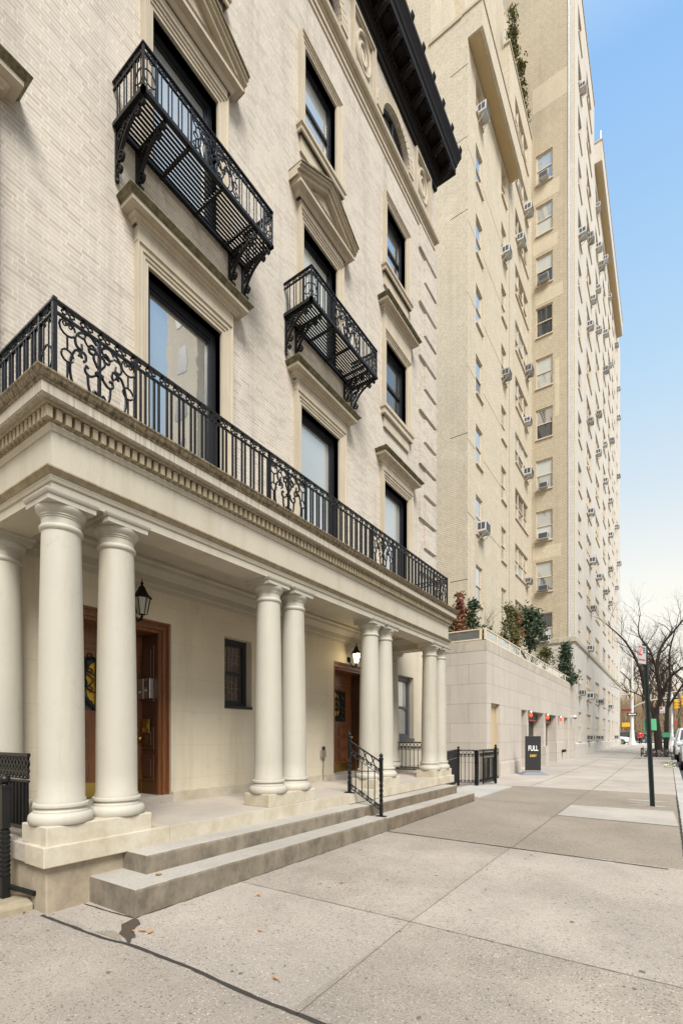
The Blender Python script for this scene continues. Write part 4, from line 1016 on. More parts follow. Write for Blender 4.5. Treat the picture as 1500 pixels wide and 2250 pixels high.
def ring_fence(root, a, b, z0, z1, rings=True, br=.008, rr=None):
    d = Vector((b[0] - a[0], b[1] - a[1], 0)); L = d.length; d.normalize(); pl = Plane((a[0], a[1], 0), d)
    m = MB(); r = rr or .045
    for z, t in ((z1, .013), (z1 - 2 * r - .02, .009), (z1 - 2 * r - .085, .006)): m.tube([pl(0, z), pl(L, z)], t, 6)
    bt = MB()
    for z, t in ((z0 + .03, .010), (z0 + .09, .007)): bt.tube([pl(0, z), pl(L, z)], t, 6)
    s = m; n = max(1, int(L / (2 * r)))
    for i in range(n): ring(s, pl, L * (i + .5) / n, z1 - r - .012, r * .93, .007)
    for i in range(n):
        c = L * (i + .5) / n
        for s_, z in ((s, z1 - 2 * r - .052), (bt, z0 + .06)):
            draw(s_, pl, spiral(c - .02, z, .026, 0, 1.2, 8), .006); draw(s_, pl, spiral(c + .02, z, .026, pi, -1.2, 8), .006)
    s.build('rail', 'iron', root); bt.build('bottom_rail', 'iron', root)
    k = max(1, int(L / .10))
    for i in range(k): c = L * (i + .5) / k; MB().tube([pl(c, z0 + .03), pl(c, z1 - 2 * r - .02)], br, 5).build('bar', 'iron', root)
# railings closing the two ends of the porch
r = empty('porch_end_railing', (-4.9, 10.03, .6), 'black ring-topped railing between the last columns and the wall with the grey window', 'railing')
ring_fence(r, (-4.36, 10.03), (-5.28, 10.03), .60, 1.26)
def oval_fence(root, a, b, z0, z1):
    d = Vector((b[0] - a[0], b[1] - a[1], 0)); L = d.length; d.normalize(); pl = Plane((a[0], a[1], 0), d)
    n = d.cross(Vector((0, 0, 1)))
    m = MB(); m.tube([pl(0, z1 - .012), pl(L, z1 - .012)], .018, 4); m.tube([pl(0, z1 - .155), pl(L, z1 - .155)], .012, 4); m.tube([pl(0, z1 - .235), pl(L, z1 - .235)], .012, 4); m.tube([pl(0, z0 + .03), pl(L, z0 + .03)], .022, 4); m.build('rails_frame', 'iron', root)
    s = MB(); k = max(1, int(L / .064))
    for i in range(k):
        c = L * (i + .5) / k
        strap(s, pl, smooth([(c - .026, z1 - .02), (c - .010, z1 - .05), (c - .026, z1 - .085), (c - .010, z1 - .12), (c - .026, z1 - .15)], 4), .02, .014)
        strap(s, pl, smooth([(c + .026, z1 - .02), (c + .010, z1 - .05), (c + .026, z1 - .085), (c + .010, z1 - .12), (c + .026, z1 - .15)], 4), .02, .014)
        draw(s, pl, spiral(c - .012, z1 - .195, .028, 0, 1.3, 8), .010); draw(s, pl, spiral(c + .014, z1 - .195, .028, pi, -1.3, 8), .010)
    s.build('oval_pattern', 'iron', root)
    for i in range(k): c = L * (i + .5) / k; MB().tube([pl(c, z0 + .03), pl(c, z1 - .235)], .0135, 5).build('bar', 'iron', root)
r = empty('porch_end_railing', (-4.9, 2.02, .6), 'black railing with pierced oval frieze behind the nearest column', 'railing')
oval_fence(r, (-4.42, 1.85), (-5.60, 1.85), .60, 1.255)
r = empty('iron_fence', (-4.42, 1.69, .07), 'black iron fence with a thick twisted ball-topped post at the left edge', 'fence')
mb = MB(); twist_post(mb, -4.465, 1.69, .075, .985, .030, 2.5, .040); mb.build('post', 'iron', r)
ring_fence(r, (-4.47, 1.64), (-4.52, -.6), .12, .97, True, .011, .055)
# far fence and gate between porch and garage
r = empty('iron_fence', (-4.6, 12.0, .05), 'black iron fence with twisted posts beside the far porch columns', 'fence')
mb = MB(); twist_post(mb, -4.72, 12.58, .06, 1.03, .026, 3); mb.build('post', 'iron', r)
mb = MB(); twist_post(mb, -4.27, 12.74, .06, 1.0, .045, 2, .0001); mb.build('post', 'iron', r)
ring_fence(r, (-4.70, 12.58), (-4.32, 12.73), .12, 1.02, True, .009)
oval_fence(r, (-4.22, 10.42), (-4.72, 12.52), .14, 1.05)
ring_fence(r, (-4.25, 12.9), (-4.22, 14.6), .12, 1.02, True, .009)
r = empty('iron_gate', (-4.08, 13.85, .05), 'black iron gate standing open against its twisted post', 'gate')
mb = MB(); twist_post(mb, -4.08, 13.82, .05, 1.07, .03, 4); mb.build('post', 'iron', r)
mb = MB(); a = Plane((-4.10, 13.78, 0), (-.06, -.97, 0))
for s in (.03, .86): mb.tube([a(s, .10), a(s, 1.02)], .020, 6)
for z in (.14, .80, 1.0): mb.tube([a(.03, z), a(.86, z)], .016, 6)
mb.build('gate_frame', 'iron', r)
mb = MB()
for i in range(11): mb.tube([a(.09 + i * .07, .14), a(.09 + i * .07, .80)], .011, 5)
for i in range(9): ring(mb, a, .10 + i * .085, .90, .05, .010)
mb.tube([a(.84, .62), a(.84, .62) + Vector((.05, 0, 0)), a(.78, .60) + Vector((.05, 0, 0))], .008, 6)
mb.build('gate_bars', 'iron', r)

# short handrail on the steps
r = empty('step_handrail', (-3.52, 6.2, .21), 'sloping black handrail with twisted ball-topped posts standing on the concrete steps', 'handrail')
TA = (-4.05, 6.17, .53); TB = (-3.505, 6.19, .215)
for x, y, z in (TA, TB):
    mb = MB(); twist_post(mb, x, y, z, z + .845, .021, 1.2, .030); mb.box(x - .075, x + .075, y - .045, y + .045, z - .002, z + .008)
    for sx in (-.06, .06): mb.ball((x + sx, y, z + .009), .009, 8, 5)
    mb.build('post', 'iron', r)
d = Vector((TB[0] - TA[0], TB[1] - TA[1], 0)); L = d.length; slope = (TB[2] - TA[2]) / L
class SPlane(Plane):
    def __call__(self, s, t): return self.o + self.d * s + Vector((0, 0, t + slope * s))
pl = SPlane((TA[0], TA[1], TA[2]), d); mb = MB()
for t, rr in ((.80, .014), (.675, .008), (.60, .006), (.085, .010), (.15, .007)): mb.tube([pl(0, t), pl(L, t)], rr, 6)
mb.build('rails', 'iron', r)
mb = MB()
for i in range(4): ring(mb, pl, L * (i + .5) / 4, .738, .062, .008, None, 16)
for i in range(4):
    c = L * (i + .5) / 4
    for z in (.638, .118): draw(mb, pl, spiral(c - .03, z, .028, 0, 1.3, 9), .007); draw(mb, pl, spiral(c + .03, z, .028, pi, -1.3, 9), .007)
mb.build('ring_pattern', 'iron', r)
for i in range(4): c = L * (i + 1) / 5; MB().tube([pl(c, .09), pl(c, .60)], .008, 6).build('bar', 'iron', r)

# wall lanterns
def lantern(y, z, lit, label):
    r = empty('wall_lantern', (XW, y, z), label, 'lantern', 'wall lanterns beside the doors'); x = XW + .20
    m = MB()
    m.tube([(XW, y, z - .10), (XW + .03, y, z - .10)], .055, 12); m.tube(smooth([(XW + .03, y, z - .12), (XW + .09, y, z - .24), (XW + .15, y, z - .26), (x, y, z - .21)], 5), .011, 8)
    m.lathe((x, y, z - .27), [(.004, 0), (.012, .015), (.008, .03), (.018, .05), (.012, .065), (.045, .075)], 10)
    m.build('arm', 'black_metal', r)
    m = MB(); m.lathe((x, y, z), [(.115, .0), (.118, .012), (.08, .05), (.05, .10), (.035, .14), (.014, .16), (.014, .175), (.02, .185), (.008, .205), (.004, .235), (0, .24)], 6)
    for k in range(6):
        a = pi * k / 3; m.tube([(x + .055 * cos(a), y + .055 * sin(a), z - .195), (x + .095 * cos(a), y + .095 * sin(a), z + .002)], .006, 5)
    m.build('cap', 'black_metal', r)
    g = MB(); g.lathe((x, y, z), [(.052, -.195), (.092, 0)], 6, True); g.build('glass', 'lamp_glow' if lit else 'frosted', r)
    if lit:
        ld = bpy.data.lights.new('lantern_light', 'POINT'); ld.energy = 3.5; ld.color = (1, .80, .42); ld.shadow_soft_size = .05
        o = bpy.data.objects.new('lantern_light', ld); COL.objects.link(o); o.parent = r; o.location = (.30, -.05, -.05)
lantern(3.47, 3.08, False, 'unlit black lantern with frosted panes above the left door')
lantern(8.33, 3.09, True, 'lit black lantern glowing beside the right door')
# outdoor socket with cable
r = empty('outlet_box', (XW, 7.40, 1.0), 'small grey outdoor outlet box with a hanging cable beside the right door', 'outlet')
mb = MB(); mb.box(XW, XW + .07, 7.34, 7.46, .99, 1.13); mb.build('box', 'steel', r, .01)
mb = MB(); mb.tube([(XW + .04, 7.42, 1.13), (XW + .04, 7.42, 1.20)], .03, 10); mb.tube(smooth([(XW + .05, 7.40, .99), (XW + .05, 7.40, .85), (XW + .055, 7.385, .72), (XW + .05, 7.39, .56)], 4), .006, 6); mb.build('cable', 'rubber', r)

# ------------------------------------------------------------------ garage with terrace
XG = -4.65; GY0, GY1 = 14.82, 31.66
gar = empty('garage', (XG, 23, 0), 'low grey limestone garage with a planted roof terrace', 'garage')
ZT = 4.40
H = [(15.27, 16.22, .0, 2.46), (19.05, 19.9, .0, 2.42), (20.2, 23.0, .0, 2.42), (23.5, 25.95, .0, 2.42), (28.15, 29.3, .1, 2.42)]
mb = MB()
def cutwall(mb):
    hs = H
    us = sorted(set([GY0, GY1] + [h[0] for h in hs] + [h[1] for h in hs])); vs = sorted(set([-.2, ZT - .33] + [h[2] for h in hs] + [h[3] for h in hs]))
    for i in range(len(us) - 1):
        for j in range(len(vs) - 1):
            um, vm = (us[i] + us[i + 1]) / 2, (vs[j] + vs[j + 1]) / 2
            if any(h[0] < um < h[1] and h[2] < vm < h[3] for h in hs): continue
            mb.quad((XG, us[i], vs[j]), (XG, us[i + 1], vs[j]), (XG, us[i + 1], vs[j + 1]), (XG, us[i], vs[j + 1]))
    for k, h in enumerate(hs):
        d = (.16, .5, .44, .44, .2)[k]; a, b, p, q = h
        mb.quad((XG, a, p), (XG - d, a, p), (XG - d, a, q), (XG, a, q)); mb.quad((XG, b, p), (XG, b, q), (XG - d, b, q), (XG - d, b, p)); mb.quad((XG, a, q), (XG - d, a, q), (XG - d, b, q), (XG, b, q))
cutwall(mb)
mb.quad((XG, GY0, -.2), (XG - 12, GY0, -.2), (XG - 12, GY0, ZT - .33), (XG, GY0, ZT - .33))
mb.quad((XG - .5, 19.05, 0), (XG - .5, 19.9, 0), (XG - .5, 19.9, 2.5), (XG - .5, 19.05, 2.5))
mb.build('wall', 'limestone', gar)
mb = MB(); mb.box(XG - 12, XG + .006, GY0 - .006, GY1, ZT - .33, ZT); mb.build('parapet', 'parapet_stone', gar, .01)
parts([MB().box(XG - .02, XG + .035, y0, y1, -.2, gz(17) + z) for y0, y1, z in ((GY0 - .03, 15.27, .46), (16.22, 19.0, .46), (25.95, 28.15, 1.05))] + [MB().box(XG - .3, XG + .10, 19.0, 20.2, -.1, .16), MB().box(XG - .25, XG + .12, 22.98, 23.5, -.1, .95)], 'wall_base', 'limestone', gar, .01)
mb = MB(); mb.quad((XG - .15, 15.27, 0), (XG - .15, 16.22, 0), (XG - .15, 16.22, 2.46), (XG - .15, 15.27, 2.46))
mb.box(XG - .15, XG - .10, 15.27, 15.33, 0, 2.46); mb.box(XG - .15, XG - .10, 16.16, 16.22, 0, 2.46); mb.box(XG - .15, XG - .10, 15.27, 16.22, 2.38, 2.46)
d = mb.build('door', 'door_beige', gar); d['label'] = 'plain beige metal door at the garage corner'
mb = MB(); mb.ball((XG - .08, 15.42, 1.03), .035, 10, 6); mb.tube([(XG - .15, 15.42, 1.03), (XG - .08, 15.42, 1.03)], .014, 8); mb.build('handle', 'brass', d)
for a, b in ((20.2, 23.0), (23.5, 25.95)):
    mb = MB(); mb.quad((XG - .43, a, 0), (XG - .43, b, 0), (XG - .43, b, 2.42), (XG - .43, a, 2.42)); d = mb.build('garage_door', 'sign_black', gar)
    mb = MB(); mb.frame(a + .07, b - .07, -.2, 2.35, [(.07, XG - .43), (.07, XG - .37), (0, XG - .37), (0, XG - .43)], False); mb.build('frame', 'trim_stone', d)
    mb = MB(); mb.box(XG - .30, XG - .25, a + .05, b - .05, 2.02, 2.36); s = mb.build('sign_board', 'sign_black', gar)
    mb = MB(); mb.box(XG - .248, XG - .242, a + .2, b - .2, 2.06, 2.10); mb.build('red_strip', 'red_sign', s)
mb = MB(); mb.quad((XG - .19, 28.15, .1), (XG - .19, 29.3, .1), (XG - .19, 29.3, 2.42), (XG - .19, 28.15, 2.42)); d = mb.build('door', 'trim_stone', gar)
for i, (y, lab) in enumerate(((20.05, 'glowing red wall lamp left of the first garage bay'), (23.28, 'glowing red wall lamp on the pier between the garage bays'), (26.45, 'glowing orange red lamp on the wall right of the garage bays'))):
    r = empty('wall_lamp', (XG, y, 2.3), lab, 'lamp', 'red lamps on the garage')
    mb = MB(); mb.box(XG, XG + .09, y - .06, y + .06, 2.36, 2.44); mb.lathe((XG + .12, y, 2.33), [(.09, 0), (.09, .02), (.06, .07), (.03, .10), (0, .10)], 12); mb.build('hood', 'steel', r)
    mb = MB(); mb.lathe((XG + .12, y, 2.10), [(.0, .06), (.04, .065), (.065, .10), (.07, .16), (.06, .23)], 12); mb.build('globe', 'red_glow', r)
r = empty('security_camera', (XG, 30.3, 2.5), 'white dome security camera on the garage wall by the tower', 'camera')
mb = MB(); mb.box(XG, XG + .12, 30.2, 30.34, 2.46, 2.62); mb.ball((XG + .2, 30.27, 2.5), .12, 12, 8); mb.build('housing', 'white_metal', r)
mb = MB(); mb.ball((XG + .235, 30.25, 2.46), .085, 10, 6); mb.build('dome', 'grille_dark', r)
r = empty('standpipe', (XG, 27.3, .6), 'red fire standpipe connection with black caps on the garage wall', 'standpipe')
mb = MB(); mb.tube([(XG, 27.3, .62), (XG + .16, 27.3, .62)], .07, 12); mb.tube([(XG + .16, 27.12, .66), (XG + .2, 27.3, .62), (XG + .16, 27.48, .66)], .06, 10); mb.build('pipe', 'iron', r)
mb = MB(); mb.box(XG, XG + .012, 26.95, 27.2, .05, .58); mb.box(XG, XG + .012, 26.72, 26.88, .3, .6); mb.build('plate', 'red_paint', r)

# terrace balustrade of cream frames with glass
r = empty('glass_balustrade', (XG, 23, ZT), 'cream framed glass balustrade round the garage roof terrace', 'balustrade')
fr = MB(); P = [14.86, 16.05, 17.55, 19.05, 20.6, 22.2, 23.8, 25.4, 27.1, 28.8, 30.5]
z0, z1 = ZT + .02, ZT + .37; xr = XG - .06
fr.box(xr - .03, xr + .03, P[0], P[-1], z1 - .035, z1); fr.box(xr - .03, xr + .03, P[0], P[-1], z0, z0 + .04)
for y in P: fr.box(xr - .028, xr + .028, y - .035, y + .035, z0 + .002, z1 - .002)
fr.box(xr - 9, xr - .12, 14.83, 14.89, z1 - .035, z1); fr.box(xr - 9, xr - .12, 14.83, 14.89, z0, z0 + .04)
for x in (xr - .14, xr - 2.2, xr - 4.4): fr.box(x - .035, x + .035, 14.835, 14.885, z0 + .002, z1 - .002)
fr.build('frame', 'rail_cream', r)
for a, b in zip(P, P[1:]):
    g = MB(); g.box(xr - .006, xr + .006, a + .05, b - .05, z0 + .05, z1 - .045); g.build('pane', 'glass_rail', r)
for a, b in ((xr - 4.36, xr - 2.24), (xr - 2.16, xr - .18)):
    g = MB(); g.box(a, b, 14.854, 14.866, z0 + .05, z1 - .045); g.build('pane', 'glass_rail', r)

# FULL sign on its base
r = empty('pavement_sign', (-3.95, 17.8, gz(17.8)), 'black sprung pavement sign reading FULL SORRY on a grey base by the garage', 'sign')
ang = radians(28); ux = Vector((cos(ang), sin(ang), 0)); nv = Vector((sin(ang), -cos(ang), 0)); c0 = Vector((-3.95, 17.8, gz(17.8)))
def obox(mb, c, hw, hd, z0, z1, top=1.0):
    vs = []
    for z, q in ((z0, 1.0), (z1, top)):
        for (a, b) in ((-1, -1), (1, -1), (1, 1), (-1, 1)): p = c + ux * (hw * a * q) - nv * (hd * b * q); vs.append((p.x, p.y, c.z + z))
    mb.add(vs, [(0, 3, 2, 1), (4, 5, 6, 7), (0, 1, 5, 4), (1, 2, 6, 5), (2, 3, 7, 6), (3, 0, 4, 7)])
mb = MB(); obox(mb, c0, .47, .30, .0, .10, .60); mb.build('base', 'rubber_grey', r, .02)
mb = MB(); 
for s in (-.14, .14): p = c0 + ux * s; mb.tube([(p.x, p.y, c0.z + .07), (p.x, p.y, c0.z + .2)], .022, 8)
mb.build('spring', 'steel', r)
mb = MB(); obox(mb, c0, .265, .022, .14, 1.36); mb.build('board', 'sign_black', r, .006)
mb = MB(); obox(mb, c0, .275, .026, .12, .15); mb.build('bottom_rail', 'steel', r)
f = c0 + nv * .026
text_mesh('lettering', 'FULL', .255, 'white_sign', r, (f.x, f.y, c0.z + .92), ux, (0, 0, 1), .002, .62)
text_mesh('small_lettering', 'SORRY', .12, 'sign_yellow', r, (f.x, f.y, c0.z + .66), ux, (0, 0, 1), .002, .60)
# ------------------------------------------------------------------ apartment blocks
def block_window(axis, c, a, b, z0, z1, mull, kind, parent, blank=False):
    # beige window in a reveal; axis 'x' faces +X, 'y' faces -Y; c = plane of the frame
    fr = MB(); t = .055
    def B(u0, u1, v0, v1, d0, d1):
        if axis == 'x': fr.box(c - d1, c - d0, u0, u1, v0, v1)
        else: fr.box(u0, u1, c + d0, c + d1, v0, v1)
    zm = z0 + (z1 - z0) * .5
    B(a, a + t, z0, z1, 0, .08); B(b - t, b, z0, z1, 0, .08); B(a + t, b - t, z1 - t, z1, .002, .08); B(a + t, b - t, z0, z0 + t, -.02, .08); B(a + t, b - t, zm - .025, zm + .025, .004, .07)
    for q in mull: x = a + (b - a) * q; B(x - .045, x + .045, z0 + t, z1 - t, .003, .075)
    if axis == 'x':fr.box(c - .02, c + .13, a - .03, b + .03, z0 - .07, z0 - .003)
    else: fr.box(a - .03, b + .03, c - .13, c + .02, z0 - .07, z0 - .003)
    w = fr.build('window', 'beige_frame', parent)
    parts = [(z0 + t, zm), (zm, z1 - t)]
    for k, (p, q) in enumerate(parts):
        g = MB(); d = .05 - .012 * k
        if axis == 'x': g.quad((c - d, a + t, p), (c - d, b - t, p), (c - d, b - t, q), (c - d, a + t, q))
        else: g.quad((a + t, c + d, p), (b - t, c + d, p), (b - t, c + d, q), (a + t, c + d, q))
        kk = kind[k] if isinstance(kind, (list, tuple)) else kind
        g.build('pane', kk, w)
    return w
KINDS = ['glass_pale', 'glass_mid', 'glass_bright', 'glass_dark', 'glass_bright', 'shade_blind', 'glass_bright']
rk = random.Random(3)
X1, Y1, Y2 = -7.12, 20.085, 31.68
blk = empty('apartment_building', (X1, 26, 0), 'yellow beige brick apartment block set back above the garage with a projecting roof ledge', 'building')
top1 = 32.5
H1 = []; H2 = []
for k in range(8):
    t = 9.12 + 3.15 * k
    if k < 7 or True: H1 += [(21.15, 22.05, t - 1.75, t), (25.1, 26.0, t - 1.75, t)]
for k in range(-1, 10):
    t = 9.12 + 3.15 * k; H2.append((27.78, 30.72, t - 1.70, t))
mb = MB(); mb.wall('x', X1, Y1, 26.57, 3.6, top1, H1, .22); mb.wall('x', X1 + .01, 26.57, Y2, 3.6, 38.95, H2, .22)
mb.wall('y', Y1, -8.84, X1, 3.6, top1, [], .2); mb.wall('y', Y1 + .003, -26, -8.84, 3.6, 46, [], .2)
mb.quad((-8.84, Y1, top1 - 1), (-8.84, 23.0, top1 - 1), (-8.84, 23.0, 46), (-8.84, Y1, 46))
mb.wall('y', 23.0, -26, X1 - 1.2, 31, 46, [], .2)
mb.quad((X1 - 1.2, 23.0, 31), (X1 - 1.2, 31.7, 31), (X1 - 1.2, 31.7, 46), (X1 - 1.2, 23, 46))
mb.quad((X1 + .01, 26.57, top1 - 1.2), (X1 + .01, 26.57, 38.95), (X1 - 1.2, 26.57, 38.95), (X1 - 1.2, 26.57, top1 - 1.2))
mb.quad((X1 + .01, 26.57, 38.95), (X1 + .01, Y2, 38.95), (X1 - 1.2, Y2, 38.95), (X1 - 1.2, 26.57, 38.95))
mb.quad((X1, Y1, top1 - .9), (X1, 26.57, top1 - .9), (X1 - 1.3, 26.57, top1 - .9), (X1 - 1.3, Y1, top1 - .9))
mb.build('brick_wall', 'block_brick', blk)
mb = MB(); mb.box(X1 - .2, -6.47, Y1 + .002, 26.72, 31.42, top1 + .04); mb.build('roof_ledge', 'block_brick', blk)
mb = MB(); mb.box(X1 + .02, -6.62, Y1 + .12, 26.60, 31.385, 31.425); mb.build('ledge_soffit', 'soffit_tan', blk)
parts([MB().box(X1 - .25, -6.43, Y1 - .04, 26.76, top1 + .035, top1 + .16), MB().box(-8.9, X1 - .25, Y1 - .05, Y1 + .3, top1 - .02, top1 + .15), MB().box(X1 - .3, X1 + .06, 26.5, Y2 - .01, 38.95, 39.08)], 'coping', 'trim_stone', blk, .01)
# thin relieving joints and patches of newer brick
ej = []
for z in (5.0 + 3.15, 5.0 + 9.45, 24.05, 27.2, 30.3):
    ej.append(MB().box(-7.9, X1 + .004, Y1 - .004, Y1 + .01, z - .012, z + .012))
for k in range(1, 7):
    z = 8.0 + 3.15 * k - .12
    ej.append(MB().box(X1 - .01, X1 + .004, Y1 + .0, 21.0, z - .01, z + .01)); ej.append(MB().box(X1 - .01, X1 + .004, 22.2, 25.0, z + .04, z + .055))
parts(ej, 'expansion_joint', 'crack', blk)
for (a, b, p, q) in H1: block_window('x', X1 - .05, a, b, p, q, (), [rk.choice(KINDS), 'glass_bright'], blk)
for (a, b, p, q) in H2: block_window('x', X1 - .05, a, b, p, q, (.30, .70), [rk.choice(KINDS), rk.choice(KINDS)], blk)
block_window('y', 22.97, -9.9, -9.0, 36.6, 38.6, (), 'glass_mid', blk)
tr_ = MB(); tr_.box(X1 - .25, X1 - .20, 26.6, 28.5, 39.4, 39.45); tr_.box(X1 - .25, X1 - .2, 26.6, 26.65, 38.9, 39.9); tr_.box(X1 - .25, X1 - .2, 28.4, 28.45, 38.9, 39.9); tr_.box(X1 - .25, X1 - .2, 26.6, 28.5, 39.86, 39.92); tr_.build('terrace_rail', 'galvanised', blk)

XT = -4.65; YE = 64.55
tow = empty('apartment_tower', (XT, 48, 0), 'tall pale brick apartment tower with limestone base reaching the street corner', 'building')
FC = [(33.05, 34.45), (36.7, 39.2), (41.6, 44.1), (46.6, 48.8), (50.8, 53.0), (54.7, 56.1), (57.2, 58.2), (59.8, 61.0)]
FH = []
for ci, (a, b) in enumerate(FC):
    for k in range(13):
        t = 9.05 + 3.18 * k
        if ci > 1 and t > 44.3: continue
        FH.append((a, b, t - 1.78, t, ci))
BH = []
for ci, (a, b) in enumerate(FC): BH += [(a, b, 3.95, 5.62, ci), (a + .1, b - .1 if ci else b, 1.12, 2.92, ci)]
SH = [(-6.85, -5.88, 9.05 + 3.18 * k - 1.85, 9.05 + 3.18 * k) for k in range(10)]
mb = MB(); mb.wall('x', XT, Y2, 40.87, 7.3, 49.2, [h for h in FH if h[4] < 2], .2); mb.wall('x', XT, 40.87, YE, 7.3, 46.3, [h for h in FH if h[4] > 1], .2)
mb.quad((XT, 40.87, 46.3), (XT - 20, 40.87, 46.3), (XT - 20, 40.87, 49.2), (XT, 40.87, 49.2)); mb.quad((XT, Y2, 49.2), (XT, 40.87, 49.2), (XT - 20, 40.87, 49.2), (XT - 20, Y2, 49.2))
mb.quad((XT, 40.87, 46.3), (XT, YE, 46.3), (XT - 20, YE, 46.3), (XT - 20, 40.87, 46.3))
mb.quad((XT, YE, 0), (XT - 30, YE, 0), (XT - 30, YE, 46.3), (XT, YE, 46.3))
mb.build('street_wall', 'tower_brick', tow)
mb = MB(); mb.wall('y', Y2, -20, XT, 7.3, 49.2, SH, .2); mb.build('side_wall', 'side_brick', tow)
mb = MB(); mb.box(XT - .4, XT + .006, Y2 - .006, Y2 + .22, 7.36, 49.3); mb.build('corner_strip', 'tower_brick', tow, .05)
mb = MB(); mb.wall('x', XT, Y2, YE, .9, 7.1, BH, .2); mb.wall('y', Y2 - .001, -14, XT, 3.5, 7.1, [], .2); mb.build('stone_base', 'tower_base_stone', tow)
mb = MB(); mb.usweep([(0, 6.98), (.03, 7.0), (.05, 7.04), (.05, 7.07), (.09, 7.10), (.09, 7.35), (.06, 7.38), (0, 7.40)], XT, Y2, YE, XT - 9); mb.build('belt_course', 'stained_stone', tow)
mb = MB(); mb.prism([(XT - .2, -.3), (XT + .10, -.3), (XT + .10, .92), (XT + .06, .97), (XT + .03, 1.0), (XT - .2, 1.0)], 'y', Y2 + .01, YE); 
mb.build('plinth', 'tower_base_stone', tow, .006)
parts([MB().box(XT, XT + .13, y - .06, y + .06, -.3, 1.02) for y in (35.6, 40.4, 45.4, 49.8, 53.9, 56.7, 59, 62)], 'plinth_pier', 'tower_base_stone', tow, .006)
mb = MB(); mb.box(XT - .3, -4.12, 40.9, 60.2, 44.85, 46.35); mb.build('roof_ledge', 'tower_brick', tow)
mb = MB(); mb.box(XT + .02, -4.25, 41.0, 60.1, 44.80, 44.86); mb.build('ledge_soffit', 'soffit_tan', tow)
parts([MB().box(XT - .3, -4.08, 40.86, 60.24, 46.345, 46.46), MB().box(XT - .3, XT + .05, Y2 - .05, 40.9, 49.2, 49.32)], 'coping', 'trim_stone', tow)
mb = MB()
for y in (41.2, 42.4, 43.6): mb.tube([(-4.25, y, 46.4), (-4.25, y, 47.4)], .03, 5)
mb.tube([(-4.25, 41.2, 47.4), (-4.25, 43.6, 47.4)], .03, 5); mb.tube([(-4.25, 41.2, 46.9), (-4.25, 43.6, 46.9)], .03, 5); mb.build('roof_rail', 'galvanised', tow)
mb = MB(); mb.tube([(-4.98, Y2 - .03, 7.4), (-4.98, Y2 - .03, 49)], .022, 6); mb.build('conduit', 'galvanised', tow)
SK = [['shade_blind', 'glass_dark'], ['glass_mid', 'glass_pale'], ['shade_blind', 'glass_pale'], ['glass_pale', 'shade_blind'], ['glass_dark', 'glass_mid'], ['glass_pale', 'shade_blind'], ['glass_dark', 'glass_dark'], ['glass_dark', 'shade_blind'], ['shade_blind', 'glass_pale'], ['glass_mid', 'glass_pale']]
for h, kd in zip(SH, SK): block_window('y', Y2 + .06, h[0], h[1], h[2], h[3], (), kd, tow)
stuff = MB(); stp = MB()
for h in FH + BH:
    a, b, p, q, ci = h
    m_ = () if b - a < 1.6 else ((.5,) if b - a < 2.3 else (.33, .67))
    if ci < 6: block_window('x', XT - .06, a, b, p, q, m_, [rk.choice(KINDS), rk.choice(KINDS)], tow)
    else:
        zm = (p + q) / 2
        for (u0, u1, v0, v1) in ((a, a + .06, p, q), (b - .06, b, p, q), (a + .06, b - .06, q - .06, q), (a + .06, b - .06, p, p + .06), (a + .06, b - .06, zm - .03, zm + .03)): stuff.box(XT - .15, XT - .06, u0, u1, v0, v1)
        stp.quad((XT - .11, a + .05, p + .05), (XT - .11, b - .05, p + .05), (XT - .11, b - .05, q - .05), (XT - .11, a + .05, q - .05))
w = stuff.build('window', 'beige_frame', tow); w['kind'] = 'stuff'
g = stp.build('pane', 'glass_mid', w); g['kind'] = 'stuff'

# patches of newer brick on the walls facing the townhouse
pt = []
for (x0_, x1_, za, zb) in ((-7.05, -5.05, 40.4, 42.0), (-7.05, -5.5, 34.68, 35.6), (-7.05, -5.6, 31.5, 32.3), (-7.05, -5.4, 12.42, 13.2), (-6.9, -5.3, 28.3, 29.1), (-5.75, -5.5, 21, 24.5)): pt.append(MB().box(x0_, x1_, Y2 - .004, Y2 + .02, za, zb))
parts(pt, 'brick_patch', 'patch_brick', tow)
pt = []
for (x0_, x1_, za, zb) in ((-9.6, -7.9, 6.2, 7.4), (-9.4, -8.5, 15.2, 15.9)): pt.append(MB().box(x0_, x1_, Y1 - .004, Y1 + .02, za, zb))
parts(pt, 'brick_patch', 'patch_brick', blk)
